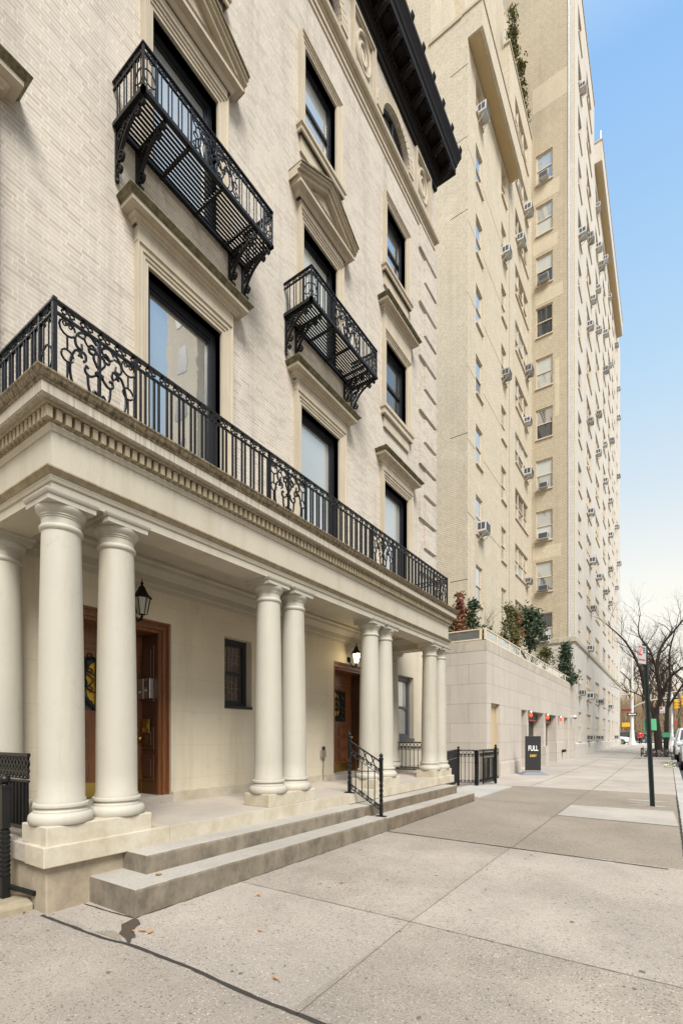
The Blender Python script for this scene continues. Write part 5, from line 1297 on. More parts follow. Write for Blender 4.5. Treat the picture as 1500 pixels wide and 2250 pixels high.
# window air conditioners
def make_ac():
    r = empty('air_conditioner', (0, 0, 0), 'window air conditioner', 'air conditioner')
    m = MB(); m.box(-.12, .46, -.33, .33, 0, .43); m.build('casing', 'white_metal', r, .012)
    m = MB(); m.box(.455, .468, -.29, .29, .04, .39)
    for s in (-1, 1):
        for (p, q) in ((.06, .20), (.24, .40)): m.box(p, q, s * .325, s * .337, .09, .36)
    m.build('grille', 'grille_dark', r)
    m = MB()
    for s in (-.25, .25): m.tube([(.0, s, -.02), (.44, s, -.02)], .015, 4); m.tube([(.42, s, -.02), (.02, s, -.36)], .015, 4)
    m.tube([(.40, -.26, -.02), (.40, .26, -.02)], .013, 4)
    m.build('bracket', 'white_metal', r); return r
ac0 = make_ac(); used = [False]
acn = [0]
def put_ac(loc, rz, label, group, sc=1.0):
    acn[0] += 1; rr = random.Random(acn[0]); s = .80 * sc * rr.uniform(.85, 1.12); sc = (s * rr.uniform(.85, 1.05), s, s * rr.uniform(.9, 1.05))
    if not used[0]:
        used[0] = True; ac0.location = loc; ac0.rotation_euler = (0, 0, rz); ac0['label'] = label; ac0['group'] = group; ac0.scale = sc; return
    r = copy_thing(ac0, loc, label, rz, group, sc); r.rotation_euler[1] = rr.uniform(0, .05)
    if acn[0] % 3 == 0:
        for c in r.children:
            if c.name.startswith('casing'): c.material_slots[0].link = 'OBJECT'; c.material_slots[0].material = M['grey_metal']
ORD = ['first', 'second', 'third', 'fourth', 'fifth', 'sixth', 'seventh', 'eighth', 'ninth', 'tenth', 'eleventh', 'twelfth']
ACF = [(33.34, 41.62), (41.36, 41.52), (32.76, 31.71), (37.01, 35.59), (40.64, 37.66), (45.52, 41.36), (40.64, 34.51), (44.66, 37.7), (49.7, 41.15), (38.49, 31.93), (35.85, 28.21), (41.22, 31.94), (45.35, 34.59), (58.08, 41.43), (49.5, 34.68), (45.7, 31.74), (59.21, 39.06), (41.8, 26.07), (37.01, 23.06), (59.21, 35.74), (52.08, 29.15), (45.21, 25.28), (40.93, 22.49), (59.21, 29.41), (45.21, 22.34), (49.5, 22.49), (37.01, 16.8), (49.34, 19.35), (57.81, 22.63), (37.74, 13.13), (41.8, 13.6), (49.5, 16.33), (58.64, 19.79), (45.0, 13.19), (57.53, 16.37), (49.34, 13.33), (38.44, 10.41), (36.08, 7.33), (32.38, 4.22), (36.54, 4.34), (42.91, 4.29), (50.21, 4.2), (35.19, 1.23), (41.42, 1.24), (44.49, 1.24), (56.46, 1.25)]
rows = [1.12, 3.95] + [9.05 + 3.18 * k - 1.78 for k in range(12)]
spots = {}
for (y, z) in ACF:
    y *= 1.0115; z = (z - 1.4) * 1.0115 + 1.4
    ci = min(range(8), key=lambda i: abs(min(max(y, FC[i][0] + .35), FC[i][1] - .35) - y)); a, b = FC[ci]
    yy = min(max(y, a + .36), b - .36); zz = min(rows, key=lambda q: abs(q - z)) + .02
    while any(abs(yy - p) < .7 and abs(zz - q) < .3 for p, q in spots.get(ci, [])): yy += .75
    spots.setdefault(ci, []).append((yy, zz))
CN = ['nearest the corner', 'second from the corner', 'third from the corner', 'fourth from the corner', 'fifth from the corner', 'sixth from the corner', 'second last', 'last']
for ci, L in spots.items():
    L.sort(key=lambda p: (-round(p[1], 1), p[0]))
    for k, (y, z) in enumerate(L):
        if len(L) == 1: lab = 'only air conditioner in the tower street front column ' + CN[ci]
        else: lab = '%s air conditioner from the top in the tower window column %s' % (ORD[k], CN[ci])
        put_ac((XT + .0, y, z), 0, lab, 'air conditioners on the tower street front', 1.08)
for i, (x, z) in enumerate([(-6.36, 36.01), (-6.36, 29.72), (-6.38, 17.07), (-6.38, 13.9), (-6.38, 10.74), (-6.36, 7.73)]):
    zz = min([h[2] for h in SH], key=lambda q: abs(q - z)) + .02
    put_ac((x, Y2 + .05, zz), -pi / 2, '%s air conditioner from the top in the tower side wall facing the townhouse' % ORD[i], 'air conditioners on the tower side wall', 1.12)
ACT = [(30.01, 32.52), (30.24, 23.24), (29.95, 19.76), (29.95, 16.62), (30.24, 10.63)]
for i, (y, z) in enumerate(ACT):
    zz = min([h[2] for h in H2], key=lambda q: abs(q - z)) + .02
    put_ac((X1 + .0, y, zz), 0, '%s air conditioner from the top in the triple windows of the set-back block' % ORD[i], 'air conditioners on the set-back block', 1.15)
for y, z, lab in ((28.35, 29.01, 'white air conditioner at the left side of a high triple window below the ledge'), (25.4, 25.92, 'upper air conditioner in the middle window column of the set-back block'), (25.4, 19.66, 'lower air conditioner in the middle window column of the set-back block'),
                  (21.6, 29.32, 'large air conditioner just under the projecting roof ledge near the black cornice'), (21.6, 10.62, 'white air conditioner low on the set-back block above the terrace shrubs')):
    zz = min([h[2] for h in H1 + H2], key=lambda q: abs(q - z)) + .02
    put_ac((X1 + .0, y, zz), 0, lab, 'air conditioners on the set-back block', 1.15)

# ------------------------------------------------------------------ plants
def leaf_cloud(mb, pts, size, rnd, per=1, stretch=1.0, droop=0.0):
    for p in pts:
        for _ in range(per):
            c = Vector(p) + Vector((rnd.gauss(0, 1), rnd.gauss(0, 1), rnd.gauss(0, 1))) * size * .9
            d = Vector((rnd.gauss(0, 1), rnd.gauss(0, 1), rnd.gauss(0, 1) * .8 - droop)).normalized(); u = d.orthogonal().normalized()
            a = rnd.uniform(0, 6.28); w = (u * cos(a) + d.cross(u) * sin(a)); s = size * rnd.uniform(.6, 1.3)
            mb.add([c - w * s * .4, c + d * s * .6 * stretch, c + w * s * .4, c - d * s * .7 * stretch], [(0, 1, 2, 3)])
def conifer(name, label, x, y, z, h, r, m, seed, n=900, leafs=.10, shape='cone', trunk=.04, group=None, clump=26):
    rnd = random.Random(seed); root = empty(name, (x, y, z), label, 'tree' if h > 1.6 else 'shrub', group)
    t = MB(); t.tube([(x, y, z - .1), (x, y, z + h * .5), (x + .03, y, z + h * .92)], [trunk, trunk * .7, trunk * .2], 6)
    cl = []
    for i in range(clump):
        q = rnd.random() ** (.8 if shape != 'cone' else 1.15)
        if shape == 'cone': rr = r * (1 - q) ** .75 * rnd.uniform(.35, 1.0); zz = .08 + .9 * q
        elif shape == 'column': rr = r * sin(pi * min(.98, .22 + .72 * q)) ** .6 * rnd.uniform(.3, 1); zz = .05 + .92 * q
        elif shape == 'crown': rr = r * sqrt(max(0, 1 - (2 * q - 1) ** 2)) * rnd.uniform(.3, 1); zz = .45 + .52 * q
        else: rr = r * sqrt(max(0, 1 - (1.6 * q - .6) ** 2)) * rnd.uniform(.3, 1); zz = .08 + .88 * q
        a = rnd.uniform(0, 2 * pi); c = (x + rr * cos(a), y + rr * sin(a), z + h * zz); cl.append(c)
        t.tube([(x, y, z + h * max(.1, zz - .18)), c], [trunk * .35, trunk * .12], 4)
    t.build('trunk', 'bark', root)
    f = MB(); cs = r * (.30 if shape != 'column' else .34)
    n = int(n * 1.15); leafs *= 1.12
    for c in cl:
        k = n // clump
        P = [(c[0] + rnd.gauss(0, cs * .55), c[1] + rnd.gauss(0, cs * .55), c[2] + rnd.gauss(0, cs * .7)) for _ in range(k)]
        leaf_cloud(f, P, leafs, rnd, 1, 1.4)
    f.build('foliage', m, root); return root
TZ = ZT - .05
conifer('shrub', 'rust brown dead conifer on the terrace behind the porch corner', -5.8, 15.45, TZ, 1.75, .30, 'leaf_rust', 11, 1300, .06, 'column', .03, None, 30)
conifer('shrub', 'spreading bright green juniper on the terrace behind the end of the porch', -5.75, 16.0, TZ - .1, 1.25, .75, 'leaf_green', 12, 1900, .065, 'dome', .03, None, 34)
conifer('shrub', 'dark green upright juniper beside the rust brown one', -5.55, 16.15, TZ, 1.75, .24, 'leaf_dark', 13, 900, .06, 'column', .03, None, 22)
conifer('thuja', 'tall olive green column of thuja on the garage terrace', -5.40, 20.4, TZ, 2.45, .44, 'leaf_olive', 14, 2600, .055, 'column', .04, None, 60)
conifer('pine', 'bushy dark pine with a bare leaning trunk on the garage terrace', -5.5, 24.0, TZ, 3.0, .78, 'leaf_dark', 15, 2600, .075, 'crown', .06, None, 46)
conifer('shrub', 'thin reddish shrub between the thuja and the pine', -5.6, 22.3, TZ, 2.6, .30, 'leaf_rust', 16, 420, .06, 'crown', .025, None, 18)
conifer('shrub', 'rounded olive shrub right of the pine on the terrace', -5.30, 26.5, TZ, 1.55, .52, 'leaf_olive', 17, 1700, .06, 'dome', .04, None, 40)
conifer('spruce', 'small dark blue green spruce at the end of the garage terrace', -4.98, 30.5, TZ, 2.35, .62, 'leaf_dark', 18, 3000, .075, 'cone', .05, None, 90)
conifer('juniper', 'taller juniper growing on the high roof terrace against the tower side', -7.6, 29.0, 38.9, 5.6, .42, 'leaf_olive', 19, 1300, .10, 'cone', .06, 'junipers on the roof terrace', 44)
conifer('juniper', 'smaller juniper on the high roof terrace near the inner corner', -7.5, 30.8, 38.9, 4.4, .36, 'leaf_olive', 20, 900, .10, 'cone', .06, 'junipers on the roof terrace', 36)
def bare(mb, p, d, L, r, depth, rnd, spread=.55, up=.12, n=5, fork=(2, 3), shrink=.74):
    pts = [Vector(p)]; d = Vector(d).normalized(); k = 4
    for i in range(k):
        d = (d + Vector((rnd.gauss(0, 1), rnd.gauss(0, 1), rnd.gauss(0, 1))) * .13 + Vector((0, 0, up * .25))).normalized(); pts.append(pts[-1] + d * L / k)
    rs = [r * (1 - .38 * i / k) for i in range(k + 1)]
    mb.tube(pts, rs, n if r > .02 else 3, False)
    if depth <= 0: return
    for _ in range(rnd.randint(*fork)):
        a = rnd.uniform(0, 2 * pi); o = d.orthogonal().normalized(); w = o * cos(a) + d.cross(o) * sin(a)
        nd = (d + w * rnd.uniform(spread * .55, spread * 1.35) + Vector((0, 0, up))).normalized()
        st_ = pts[rnd.randint(2, k)] if depth < 5 else pts[-1]
        bare(mb, st_, nd, L * rnd.uniform(shrink - .12, shrink + .1), rs[-1] * rnd.uniform(.6, .82), depth - 1, rnd, spread, up, n, fork, shrink)
r = empty('bare_shrub', (-5.6, 17.3, TZ), 'bare twiggy shrub on the terrace beside the junipers', 'shrub')
mb = MB(); rnd = random.Random(5)
for i in range(5): bare(mb, (-5.6 + rnd.uniform(-.1, .1), 17.3, TZ), (rnd.uniform(-.4, .4), rnd.uniform(-.4, .4), 1), .85, .014, 3, rnd, .5, .15, 3)
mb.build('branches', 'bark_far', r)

# street trees in the planted pit
kb = MB(); x0, x1, y0, y1 = -1.30, .13, 31.2, 45.5
for (a, b, c, d) in ((x0, x1, y0, y0 + .12), (x0, x1, y1 - .12, y1), (x0, x0 + .12, y0 + .12, y1 - .12), (x1 - .12, x1, y0 + .12, y1 - .12)): kb.box(a, b, c, d, gz(c) - .1, gz(c) + .12)
tag(kb.build('tree_pit_kerb', 'curb_stone', None, .01), 'low stone kerb round the planted tree pit by the street', 'kerb')
sb = MB(); ys = [y0 + .12, 36, 40, y1 - .12]
for a, b in zip(ys, ys[1:]): sb.quad((x0 + .12, a, gz(a) + .08), (x1 - .12, a, gz(a) + .08), (x1 - .12, b, gz(b) + .08), (x0 + .12, b, gz(b) + .08))
tag(sb.build('soil', 'soil'), kind='structure')
fl = empty('tree_pit_fence', (x0, y0, gz(y0)), 'low black metal guard fence at the corner of the tree pit', 'fence')
m = MB()
for (x, y) in ((x0 + .06, y0 + .06), (x0 + .06, 33.4), (-.55, y0 + .06)): m.box(x - .025, x + .025, y - .025, y + .025, gz(y) + .1, gz(y) + .62)
for z in (.56, .30): m.tube([(x0 + .06, y0 + .06, gz(32) + z), (x0 + .06, 33.4, gz(33) + z)], .018, 5); m.tube([(x0 + .06, y0 + .06, gz(32) + z), (-.55, y0 + .06, gz(32) + z)], .018, 5)
m.tube([(x0 + .06, y0 + .06, gz(32) + .56), (-.55, y0 + .06, gz(32) + .18)], .015, 5); m.build('rails', 'iron', fl)
rnd = random.Random(8); fm = {'flower_purple': MB(), 'flower_white': MB(), 'leaf_green': MB()}
for i in range(115):
    x = rnd.uniform(x0 + .18, x1 - .18); y = rnd.uniform(y0 + .2, y0 + 9); z = gz(y) + .16
    k = 'flower_purple' if rnd.random() < .5 else 'flower_white'
    leaf_cloud(fm['leaf_green'], [(x, y, z)], .10, rnd, 5); leaf_cloud(fm[k], [(x, y, z + .09)], .06, rnd, 6)
for k, b in fm.items(): tag(b.build('flower_bed' if k != 'leaf_green' else 'ground_cover', k), kind='stuff')
def street_tree(x, y, label, trunk, limbs, seed, depth=4):
    z = gz(y) + .05; r = empty('street_tree', (x, y, z), label, 'tree', 'bare trees in the pit by the kerb')
    t = MB(); pts = [(x + a, y + b, z + c) for a, b, c, _ in trunk]; t.tube(smooth(pts, 4), [w for w in [trunk[0][3] + (trunk[-1][3] - trunk[0][3]) * i / (4 * (len(trunk) - 1)) for i in range(4 * (len(trunk) - 1) + 1)]], 9, False)
    t.build('trunk', 'bark', r)
    rnd = random.Random(seed); c = MB()
    for L in limbs:
        P = smooth([(x + a, y + b, z + q) for a, b, q, _ in L], 4); R = [L[0][3] + (L[-1][3] - L[0][3]) * i / (len(P) - 1) for i in range(len(P))]
        c.tube(P, R, 7, False)
        for i in range(3, len(P), 2):
            d = (Vector(P[i]) - Vector(P[i - 2])).normalized()
            for _ in range(2):
                o = Vector((rnd.gauss(0, 1), rnd.gauss(0, 1), rnd.gauss(0, .8))); o = (o - d * o.dot(d)).normalized()
                bare(c, P[i], d * .7 + o * rnd.uniform(.5, 1.1) + Vector((0, 0, .25)), rnd.uniform(.7, 1.3), max(.008, R[i] * .5), depth - 1, rnd, .6, .10, 4, (2, 3), .72)
        bare(c, P[-1], Vector(P[-1]) - Vector(P[-3]), 1.1, R[-1] * .9, depth, rnd, .55, .08, 4, (2, 3), .72)
    c.build('crown', 'bark', r); return r
street_tree(-.52, 38.0, 'dark bare street tree with a forked trunk standing nearest in the pit', [(0, 0, 0, .24), (-.08, 0, 1.3, .20), (-.20, 0, 2.6, .19)],
    [[(-.2, 0, 2.5, .15), (-.75, .2, 4.0, .12), (-1.1, .3, 5.8, .09), (-1.9, .2, 7.6, .06), (-3.0, 0, 8.9, .03)],
     [(-.2, 0, 2.5, .17), (.1, -.2, 3.8, .14), (-.1, -.1, 5.4, .11), (.1, .2, 7.0, .08), (.9, .5, 8.2, .05), (1.7, .8, 9.3, .03)],
     [(-.1, -.1, 5.4, .08), (-.5, -.6, 6.8, .06), (-1.1, -.9, 7.9, .04), (-1.0, -1.0, 9.2, .02)],
     [(.1, -.2, 3.8, .10), (.6, -.8, 4.9, .08), (1.6, -1.2, 5.7, .06), (2.9, -1.6, 6.4, .03)]], 31, 4)
street_tree(-.15, 41.5, 'slimmer bare street tree standing behind in the pit', [(0, 0, 0, .17), (.03, 0, 1.6, .14), (.08, 0, 3.2, .12)],
    [[(.08, 0, 3.1, .11), (.25, .2, 5.0, .08), (.2, .3, 7.0, .05), (.6, .3, 9.0, .03)], [(.08, 0, 3.1, .09), (.9, -.3, 4.6, .07), (1.8, -.6, 6.2, .04), (2.7, -.6, 7.6, .02)]], 32, 4)
sm = MB(); rnd = random.Random(4)
for i in range(16): x, y = .03 + rnd.gauss(0, .07), 24.4 + rnd.gauss(0, .2); leaf_cloud(sm, [(x, y, gz(y) + .08)], .07, rnd, 6)
tag(sm.build('flower_pot_plants', 'flower_white'), 'small clump of pale flowers at the kerb before the parked car', 'flowers')

# park beyond the avenue
pw = MB(); pw.box(-120, 120, 97.5, 98.2, .2, 1.75); pw.box(-120, 120, 97.4, 98.3, 1.75, 1.95)
tag(pw.build('park_wall', 'park_wall_stone'), 'low brown stone wall along the edge of the park', 'wall')
pm = MB(); pp_ = [(98.2, .4), (112, 3.0), (130, 7.0), (160, 11.0), (260, 13.0)]
for (a, za), (b, zb) in zip(pp_, pp_[1:]): pm.quad((-150, a, za), (150, a, za), (150, b, zb), (-150, b, zb))
tag(pm.build('park_slope', 'park_ground'), kind='structure')
def park_tree_proto(seed, h):
    rnd = random.Random(seed); r = empty('park_tree', (0, 0, 0), 'tree', 'tree', 'bare trees in the park')
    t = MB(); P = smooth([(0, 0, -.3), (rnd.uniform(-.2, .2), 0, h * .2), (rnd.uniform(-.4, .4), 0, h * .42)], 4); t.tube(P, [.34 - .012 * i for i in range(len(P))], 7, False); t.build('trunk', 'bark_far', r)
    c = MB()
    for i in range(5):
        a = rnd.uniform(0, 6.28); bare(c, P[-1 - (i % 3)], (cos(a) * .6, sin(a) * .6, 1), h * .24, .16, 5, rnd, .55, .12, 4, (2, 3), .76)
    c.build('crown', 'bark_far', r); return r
protos = [park_tree_proto(41, 17), park_tree_proto(42, 15), park_tree_proto(43, 19)]
PT = [(-8.2, 103, 'brown park tree rising just right of the tower corner'), (-5.6, 110, 'bare park tree behind the silver lamp post'), (-3.0, 104, 'bare park tree behind the two walkers'), (-.6, 112, 'pale brown park tree behind the green paper notice'), (1.6, 103, 'thick park tree behind the traffic signals'),
      (3.4, 109, 'bare park tree at the right edge of the photo'), (-10.5, 116, 'park tree partly hidden by the tower'), (-1.8, 124, 'farther park tree between the walkers and the street tree'), (4.6, 121, 'far park tree behind the parked cars'), (-13, 107, 'park tree mostly behind the tower'), (8, 106, 'park tree beyond the parked cars'), (-7.0, 128, 'far slender tree between the tower corner and the lamp post'), (-4.2, 117, 'dark forked tree seen through the lamp post arms'), (.6, 106, 'dark tree seen beside the trunk of the street tree'), (2.6, 117, 'tall tree seen above the parked white cars'), (-2.2, 99.8, 'dark tree just inside the park wall')]
for i, (x, y, lab) in enumerate(PT):
    zz = .4 + (y - 98) * .18
    if i < 3: protos[i].location = (x, y, zz); protos[i]['label'] = lab; protos[i].rotation_euler = (0, 0, i * 1.3)
    else: copy_thing(protos[i % 3], (x, y, zz), lab, i * 2.1, None, .85 + .12 * (i % 3))
th = MB(); rnd = random.Random(9)
for i in range(6500):
    x, y = rnd.uniform(-30, 26), rnd.uniform(100, 160); zg = .4 + (y - 98) * .17; h = rnd.uniform(1.0, 6.0) * (1 if rnd.random() < .6 else 1.8)
    dx, dy = rnd.gauss(0, .35) * h * .5, rnd.gauss(0, .3) * h * .4; w = rnd.uniform(.015, .06) * (2.5 if rnd.random() < .06 else 1); a = rnd.uniform(0, 3.14)
    th.add([(x - w * cos(a), y - w * sin(a), zg), (x + w * cos(a), y + w * sin(a), zg), (x + dx + w * .3, y + dy, zg + h)], [(0, 1, 2)])
    for _ in range(5):
        q = rnd.uniform(.2, .9); bx, by, bz = x + dx * q, y + dy * q, zg + h * q; l = rnd.uniform(.5, 1.6)
        th.add([(bx, by, bz - .02), (bx, by, bz + .025), (bx + rnd.gauss(0, 1) * l * .6, by + rnd.gauss(0, .5), bz + l * rnd.uniform(.1, .9))], [(0, 1, 2)])
tag(th.build('undergrowth', 'twig_tan'), kind='stuff')

# ------------------------------------------------------------------ street furniture
r = empty('parking_sign_post', (-.25, 11.1, gz(11.1)), 'dark green steel signpost with a small parking sign standing on the pavement', 'signpost')
z0 = gz(11.1); m = MB(); sec = [(-.042, .012), (-.022, .012), (-.016, -.022), (.016, -.022), (.022, .012), (.042, .012), (.042, .016), (.018, .018), (.013, -.016), (-.013, -.016), (-.018, .018), (-.042, .016)]
def post_pts(z, lean): return [(-.25 - lean + a, 11.1 - b, z0 + z) for a, b in sec]
vs = post_pts(-.1, 0) + post_pts(3.18, .135); n = len(sec)
m.add(vs, [tuple(range(n))[::-1], tuple(range(n, 2 * n))] + [(i, (i + 1) % n, n + (i + 1) % n, n + i) for i in range(n)]); m.build('post', 'pole_green', r)
so = Vector((-.355, 11.10, z0 + 2.96)); su = Vector((-.40, -.75, .03)).normalized(); sv = Vector((0, 0, 1)); sn = su.cross(sv) * -1
def plate(c, u0, u1, v0, v1, d, m, nm):
    b = MB(); P = [so + su * u + sv * v + sn * e for e in (d, d + .004) for u, v in ((u0, v0), (u1, v0), (u1, v1), (u0, v1))]
    b.add(P, [(0, 1, 2, 3), (7, 6, 5, 4), (0, 4, 5, 1), (1, 5, 6, 2), (2, 6, 7, 3), (3, 7, 4, 0)]); return b.build(nm, m, r)
plate(None, .02, .27, -.19, .16, 0, 'sign_white_shaded', 'sign_plate')
plate(None, .165, .255, -.03, .14, .006, 'red_sign', 'red_panel')
plate(None, .05, .235, -.125, -.105, .006, 'red_sign', 'arrow_shaft')
b = MB()
class SP(Plane):
    def __call__(self, s, t): return so + su * s + sv * t + sn * .012
sp_ = SP(so, (1, 0, 0)); ring(b, sp_, .21, .055, .036, .006, .055, 14); b.tube([sp_(.18, .0), sp_(.24, .11)], .005, 4); b.build('emblem', 'white_sign', r)
b = MB(); b.add([sp_(.262, -.115), sp_(.225, -.09), sp_(.225, -.14)], [(0, 1, 2)]); b.build('arrow_head', 'red_sign', r)
for k, t in enumerate((.11, .07, .03)): plate(None, .05, .145 - .012 * k, t, t + .015, .006, 'sign_black', 'text_line')
b = MB(); c = Vector((-.31, 11.12, z0 + 1.60)); uu = Vector((.9, .12, -.03)).normalized()
P = [c + uu * u + Vector((0, e, v)) for e in (0, .003) for u, v in ((-.09, -.11), (.125, -.115), (.115, .11), (-.085, .10))]
b.add(P, [(0, 1, 2, 3), (7, 6, 5, 4), (0, 4, 5, 1), (1, 5, 6, 2), (2, 6, 7, 3), (3, 7, 4, 0)]); tag(b.build('paper_notice', 'green_paper'), 'blank green paper notice taped to the dark signpost', 'notice')
r = empty('parking_sign_post', (-.14, 36.4, gz(36.4)), 'farther thin black signpost with a white sign in the tree pit', 'signpost')
zz = gz(36.4); m = MB(); m.box(-.175, -.105, 36.38, 36.42, zz, zz + 3.1); m.build('post', 'pole_green', r)
m = MB(); m.box(-.46, -.18, 36.36, 36.375, zz + 2.68, zz + 3.08); m.build('sign_plate', 'white_sign', r); m = MB(); m.box(-.44, -.32, 36.35, 36.358, zz + 2.92, zz + 3.05); m.box(-.43, -.21, 36.35, 36.358, zz + 2.74, zz + 2.77); m.build('red_panel', 'red_sign', r)
m = MB(); m.box(-.30, .10, 36.34, 36.35, zz + 1.15, zz + 1.45); tag(m.build('paper_notice', 'green_paper'), 'green paper on the farther black signpost', 'notice')

r = empty('street_lamp', (-3.4, 63.5, .43), 'tall silver street lamp with one-way sign and signal arms at the corner', 'street lamp')
m = MB(); m.lathe((-3.4, 63.5, .42), [(.48, 0), (.46, .12), (.30, .5), (.24, 1.0), (.21, 1.6), (.17, 1.7), (.16, 5.0), (.13, 8.0), (.10, 11.2)], 8); m.build('pole', 'galvanised', r)
m = MB(); m.tube(smooth([(-3.4, 63.5, 4.6), (-2.6, 63.3, 5.05), (-1.2, 63.2, 5.45), (.8, 63.0, 5.6)], 4), .06, 6); m.tube([(-3.3, 63.5, 6.2), (-4.6, 63.4, 6.15)], .045, 6); m.tube(smooth([(-3.4, 63.5, 11.0), (-3.2, 63.8, 11.8), (-2.2, 64.5, 12.2), (-.8, 65.5, 12.2)], 4), .05, 6); m.build('arms', 'galvanised', r)
m = MB(); m.box(-3.88, -2.92, 63.24, 63.27, 3.72, 4.02); s = m.build('one_way_sign', 'sign_black', r)
m = MB(); m.add([(-3.80, 63.232, 3.87), (-3.60, 63.232, 3.97), (-3.60, 63.232, 3.92), (-3.02, 63.232, 3.92), (-3.02, 63.232, 3.82), (-3.60, 63.232, 3.82), (-3.60, 63.232, 3.77)], [(0, 1, 2, 3, 4, 5, 6)]); m.build('arrow', 'white_sign', s)
m = MB(); m.box(-4.45, -3.5, 63.3, 63.33, 4.24, 4.50); m.build('street_name_sign', 'maroon_sign', r)
m = MB(); m.box(-4.38, -3.62, 63.1, 63.5, 2.45, 2.92); m.build('walk_signal', 'yellow_paint', r, .03)
m = MB(); m.box(-3.5, -3.28, 63.2, 63.34, 5.75, 5.95); m.build('beacon', 'yellow_paint', r)
r = empty('traffic_signal', (.32, 64.0, .43), 'silver pole with two yellow traffic signals near the kerb', 'traffic signal')
m = MB(); m.lathe((.32, 64, .42), [(.34, 0), (.30, .1), (.20, .7), (.15, 1.2), (.12, 1.3), (.10, 5.6), (.05, 5.75)], 8); m.tube([(-.4, 64, 5.3), (1.3, 63.8, 5.4)], .04, 5); m.tube(smooth([(-.2, 63.9, 6.15), (.8, 63.8, 6.3), (1.7, 63.7, 6.5)], 3), .05, 5); m.build('pole', 'galvanised', r)
for (x, zc) in ((.66, 4.85), (1.28, 5.25)):
    m = MB(); m.box(x - .17, x + .17, 63.6, 63.85, zc - .5, zc + .5); h = m.build('signal_head', 'yellow_paint', r, .03); m = MB()
    for k in (-.32, 0, .32): m.tube([(x, 63.6, zc + k), (x, 63.42, zc + k)], .13, 10); m.tube([(x + .17, 63.72, zc + k), (x + .35, 63.72, zc + k - .03)], .12, 8)
    m.build('visors', 'yellow_paint', h)
m = MB(); m.box(.52, .85, 63.7, 63.73, 2.75, 2.95); m.build('red_sign', 'red_sign', r)
m = MB(); m.box(-.25, .05, 63.6, 63.85, 2.0, 2.4); m.build('walk_signal', 'grille_dark', r)

# ------------------------------------------------------------------ vehicles
def make_car(name, paint, label):
    r = empty(name, (0, 0, 0), label, 'car'); Wd = .92
    # length along x (front at +x), width y, side outline lofted across three widths
    lower = [(-2.25, .38), (-2.28, .75), (-2.2, 1.02), (-1.0, 1.06), (.9, 1.06), (1.9, .98), (2.22, .85), (2.28, .62), (2.22, .36)]
    vs = []; fs = []; ws = [(-1.0, .86), (-.93, .97), (-.5, 1.0), (.5, 1.0), (.93, .97), (1.0, .86)]; n = len(lower)
    for w, q in ws:
        for x, z in lower: vs.append((x * (.985 if abs(w) == 1.0 else 1), w * Wd, .62 + (z - .62) * q))
    for i in range(len(ws) - 1):
        for k in range(n): fs.append((i * n + k, i * n + (k + 1) % n, (i + 1) * n + (k + 1) % n, (i + 1) * n + k))
    fs.append(tuple(range(n))[::-1]); fs.append(tuple((len(ws) - 1) * n + k for k in range(n)))
    b = MB(); b.add(vs, fs); body = b.build('body', paint, r, .04, 3)
    c = MB(); top = [(-2.05, 1.02), (-1.85, 1.66), (-.2, 1.72), (.35, 1.66), (1.15, 1.04)]; vs = []
    for s in (-1, 1):
        for x, z in top: vs.append((x, s * Wd * (.93 - (z - 1.02) * .22), z))
    n = 5; c.add(vs, [tuple(range(n))[::-1], tuple(range(n, 2 * n))] + [(i, (i + 1) % n, n + (i + 1) % n, n + i) for i in range(n)]); c.build('cabin', paint, r, .05, 3)
    g = MB()
    for s in (-1, 1):
        for pl_ in ([(-1.75, 1.10), (-1.62, 1.55), (-.75, 1.60), (-.75, 1.10)], [(-.66, 1.10), (-.66, 1.60), (.28, 1.57), (.86, 1.10)]):
            g.add([(x, s * (Wd * (.93 - (z - 1.02) * .22) + .006), z) for x, z in pl_], [(0, 1, 2, 3)])
    g.add([(1.10, -.72, 1.10), (1.10, .72, 1.10), (.47, .64, 1.60), (.47, -.64, 1.60)], [(0, 1, 2, 3)])
    g.add([(-2.06, -.72, 1.12), (-2.06, .72, 1.12), (-1.92, .64, 1.58), (-1.92, -.64, 1.58)], [(3, 2, 1, 0)])
    g.build('windows', 'glass_dark', r)
    for s in (-1, 1):
        for x in (-1.4, 1.4):
            t = MB(); t.tube([(x, s * (Wd - .20), .36), (x, s * (Wd + .015), .36)], .36, 20); w = t.build('wheel', 'rubber', r)
            t = MB(); t.tube([(x, s * (Wd - .1), .36), (x, s * (Wd + .022), .36)], .22, 10); t.build('rim', 'steel', w)
        h = MB(); h.add([(2.24, s * .82, .72), (2.25, s * .48, .72), (2.17, s * .50, .90), (2.10, s * .84, .90)], [(0, 1, 2, 3)] if s < 0 else [(3, 2, 1, 0)]); h.box(2.12, 2.245, s * .50, s * .83, .73, .87); h.build('headlight', 'steel', r, .02)
        mr = MB(); mr.box(.70, .84, s * (Wd - .02), s * (Wd + .17), 1.06, 1.2); mr.build('mirror', paint, r, .03)
    f = MB(); f.box(2.20, 2.29, -.46, .46, .60, .84); f.box(2.18, 2.285, -.8, .8, .37, .48); f.build('front_grille', 'grille_dark', r); return r
c0_ = make_car('parked_car', 'car_white', 'white SUV crossing the avenue beyond the tower corner')
c0_.location = (-6.15, 69.2, gz(69) - .12)
copy_thing(c0_, (1.30, 33.5, gz(33) - .13), 'white SUV parked at the kerb at the right edge of the photo', -pi / 2 + .0, None, 1.08)
copy_thing(c0_, (1.36, 26.6, gz(26) - .13), 'nearest parked white car at the right edge, only its corner showing', -pi / 2, None, .98)
copy_thing(c0_, (1.30, 40.5, gz(40) - .13), 'second white SUV parked behind the first at the right edge', -pi / 2, None, 1.08)
c1_ = make_car('parked_car', 'car_dark', 'black car parked across the avenue behind the walker in red')
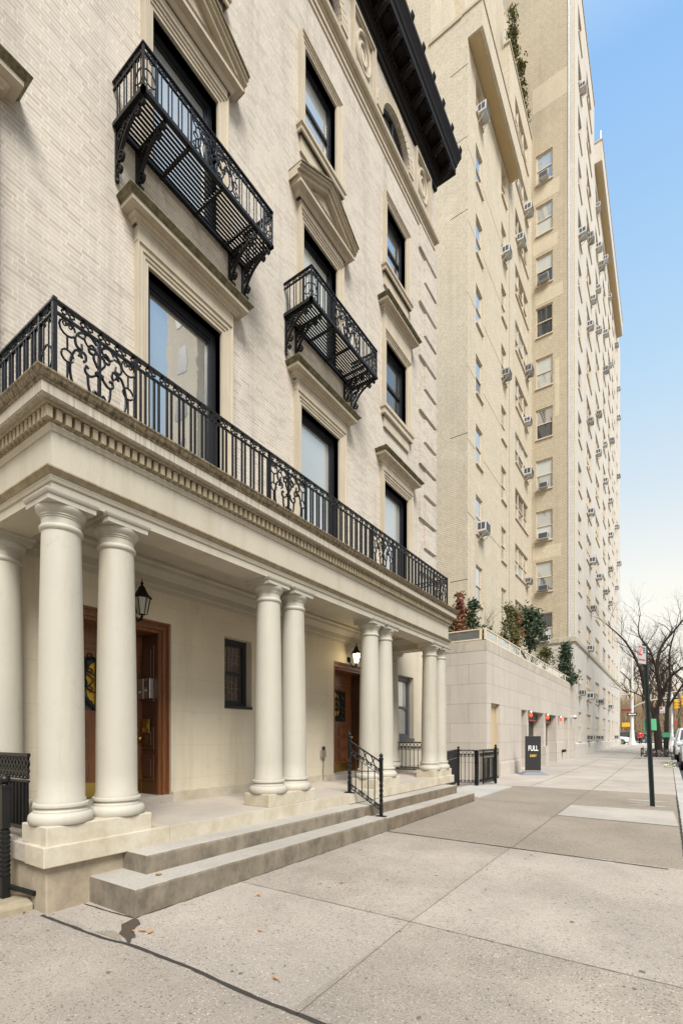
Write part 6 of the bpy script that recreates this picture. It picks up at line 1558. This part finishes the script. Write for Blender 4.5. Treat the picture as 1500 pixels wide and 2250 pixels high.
c1_.location = (-4.6, 90.5, .32)
copy_thing(c1_, (.6, 90.5, .32), 'dark car parked across the avenue right of the walkers', 0)

# ------------------------------------------------------------------ people
def skin_mesh(name, verts, edges, m, parent, root=0, sub=2):
    me = bpy.data.meshes.new(name); me.from_pydata([v[:3] for v in verts], edges, []); me.materials.append(M[m])
    o = bpy.data.objects.new(name, me); COL.objects.link(o); o.parent = parent
    s = o.modifiers.new('skin', 'SKIN'); s.use_smooth_shade = True
    for i, v in enumerate(verts): me.skin_vertices[0].data[i].radius = (v[3], v[3] * (v[4] if len(v) > 4 else 1)); me.skin_vertices[0].data[i].use_root = (i == root)
    ss = o.modifiers.new('sub', 'SUBSURF'); ss.levels = sub; ss.render_levels = sub
    dg = bpy.context.evaluated_depsgraph_get(); nm = bpy.data.meshes.new_from_object(o.evaluated_get(dg)); o.modifiers.clear(); o.data = nm; return o
def person(loc, rz, label, jacket, trousers, hair, ph, h=1.68):
    r = empty('person', loc, label, 'person', 'walkers by the avenue'); k = h / 1.68; s = ph
    hip = (0, 0, .90); 
    V = [(0, 0, .92, .13, .8), (0, 0, 1.15, .13, .75), (0, .01, 1.36, .15, .65), (0, .01, 1.46, .06), (0, .0, 1.52, .055), (0, -.01, 1.58, .082), (0, -.01, 1.64, .075),
         (-.19, .0, 1.38, .055), (-.24, -.03 * s, 1.12, .045), (-.23, -.14 * s, .90, .036), (-.225, -.17 * s, .82, .035),
         (.19, .0, 1.38, .055), (.24, .03 * s, 1.12, .045), (.23, .05 * s, .89, .036), (.225, .06 * s, .81, .035),
         (-.09, 0, .86, .085), (-.095, .10 * s, .49, .06), (-.095, .02 * s, .10, .042), (-.10, -.10 + .02 * s, .035, .035),
         (.09, 0, .86, .085), (.095, -.12 * s, .49, .06), (.095, .10 * s, .12, .042), (.10, .0, .04, .035)]
    V = [(a[0] * k, a[1] * k, a[2] * k, a[3] * k) + tuple(a[4:]) for a in V]
    E = [(0, 1), (1, 2), (2, 3), (3, 4), (4, 5), (5, 6), (2, 7), (7, 8), (8, 9), (9, 10), (2, 11), (11, 12), (12, 13), (13, 14), (0, 15), (15, 16), (16, 17), (17, 18), (0, 19), (19, 20), (20, 21), (21, 22)]
    skin_mesh('body', V, E, 'skin', r)
    g = lambda i, f: (V[i][0], V[i][1], V[i][2], V[i][3] * f) + tuple(V[i][4:])
    skin_mesh('jacket', [g(0, 1.25), g(1, 1.22), g(2, 1.2), (V[3][0], V[3][1], V[3][2] - .02, V[3][3] * 1.25), g(7, 1.45), g(8, 1.5), g(9, 1.5), g(11, 1.45), g(12, 1.5), g(13, 1.5)], [(0, 1), (1, 2), (2, 3), (2, 4), (4, 5), (5, 6), (2, 7), (7, 8), (8, 9)], jacket, r)
    skin_mesh('trousers', [(0, 0, .93 * k, .15 * k, .8), g(15, 1.22), g(16, 1.3), g(17, 1.5), g(19, 1.22), g(20, 1.3), g(21, 1.5)], [(0, 1), (1, 2), (2, 3), (0, 4), (4, 5), (5, 6)], trousers, r)
    b = MB(); b.ball((0, .015 * k, 1.635 * k), .105 * k, 12, 8); o = b.build('hair', hair, None); o.parent = r
    r.rotation_euler = (0, 0, rz); return r
person((-2.98, 72.0, .32), 0.0, 'person in a bright red jacket and black trousers walking away by the avenue', 'jacket_red', 'trousers_black', 'hair_dark', 1, 1.66)
person((-2.30, 72.6, .32), 0.0, 'person in a navy jacket and blue jeans walking beside the red jacket', 'jacket_navy', 'jeans', 'hair_grey', -1, 1.64)

# ------------------------------------------------------------------ building across the street, seen only reflected in the townhouse windows
opp = empty('apartment_building', (16.2, 24, 0), 'tan brick building across the street, seen reflected in the large townhouse window', 'building')
OX = 16.2
def opp_wall(mb, x, y0, y1, z1, holes):
    us = sorted(set([y0, y1] + [h[0] for h in holes] + [h[1] for h in holes])); vs = sorted(set([0, z1] + [h[2] for h in holes] + [h[3] for h in holes]))
    for i in range(len(us) - 1):
        for j in range(len(vs) - 1):
            um, vm = (us[i] + us[i + 1]) / 2, (vs[j] + vs[j + 1]) / 2
            if any(h[0] < um < h[1] and h[2] < vm < h[3] for h in holes): continue
            mb.quad((x, us[i], vs[j]), (x, us[i + 1], vs[j]), (x, us[i + 1], vs[j + 1]), (x, us[i], vs[j + 1]))
OH = [(y, y + 1.1, z, z + 1.8) for y in (23.4, 25.6, 28.4) for z in (5, 8.4, 11.8, 15.2, 18.6, 22, 25.4, 28.8)] + [(y, y + 1.1, z, z + 1.8) for y in (14.6, 17.4) for z in (5, 8.4, 11.8, 15.2, 18.6)]
mb = MB()
for y0_, y1_, zt_, dp in ((22.3, 31.5, 36.0, 3.4), (13.0, 22.3, 20.0, 9.0)):
    opp_wall(mb, OX, y0_, y1_, zt_, [h for h in OH if y0_ < h[0] < y1_ and h[3] < zt_])
    mb.quad((OX, y0_, 0), (OX + dp, y0_, 0), (OX + dp, y0_, zt_), (OX, y0_, zt_)); mb.quad((OX, y1_, 0), (OX + dp, y1_, 0), (OX + dp, y1_, zt_), (OX, y1_, zt_)); mb.quad((OX, y0_, zt_), (OX, y1_, zt_), (OX + dp, y1_, zt_), (OX + dp, y0_, zt_)); mb.quad((OX + dp, y0_, 0), (OX + dp, y1_, 0), (OX + dp, y1_, zt_), (OX + dp, y0_, zt_))
mb.build('brick_wall', 'block_brick', opp)
for z in (21, 24.4, 27.8, 31.2): MB().box(OX + 1.2, OX + 2.2, 22.27, 22.31, z, z + 1.8).build('window', 'black_frame', opp)
for h in OH:
    mb = MB(); mb.quad((OX + .15, h[0], h[2]), (OX + .15, h[1], h[2]), (OX + .15, h[1], h[3]), (OX + .15, h[0], h[3])); mb.build('window', 'glass_dark', opp)
MB().box(OX - .5, OX + 3.6, 22.1, 31.7, 35.6, 36.4).build('cornice', 'trim_stone', opp)
for k, z in enumerate((11.0, 14.4, 17.8, 21.2, 24.6, 28.0, 31.4)):
    mb = MB(); mb.box(OX - .95, OX - .02, 22.8, 27.8, z - .10, z)
    for zz in (.3, .6, .95): mb.tube([(OX - .95, 22.8, z + zz), (OX - .95, 27.8, z + zz)], .05, 4)
    for y in (22.8, 23.6, 24.4, 25.2, 26.0, 26.9, 27.8): mb.tube([(OX - .95, y, z), (OX - .95, y, z + .95)], .04, 4)
    if k < 6:
        for dx in (-.75, -.3): mb.tube([(OX + dx, 23.2, z), (OX + dx, 27.2, z + 3.4)], .07, 4)
    mb.build('fire_escape', 'white_metal', opp)
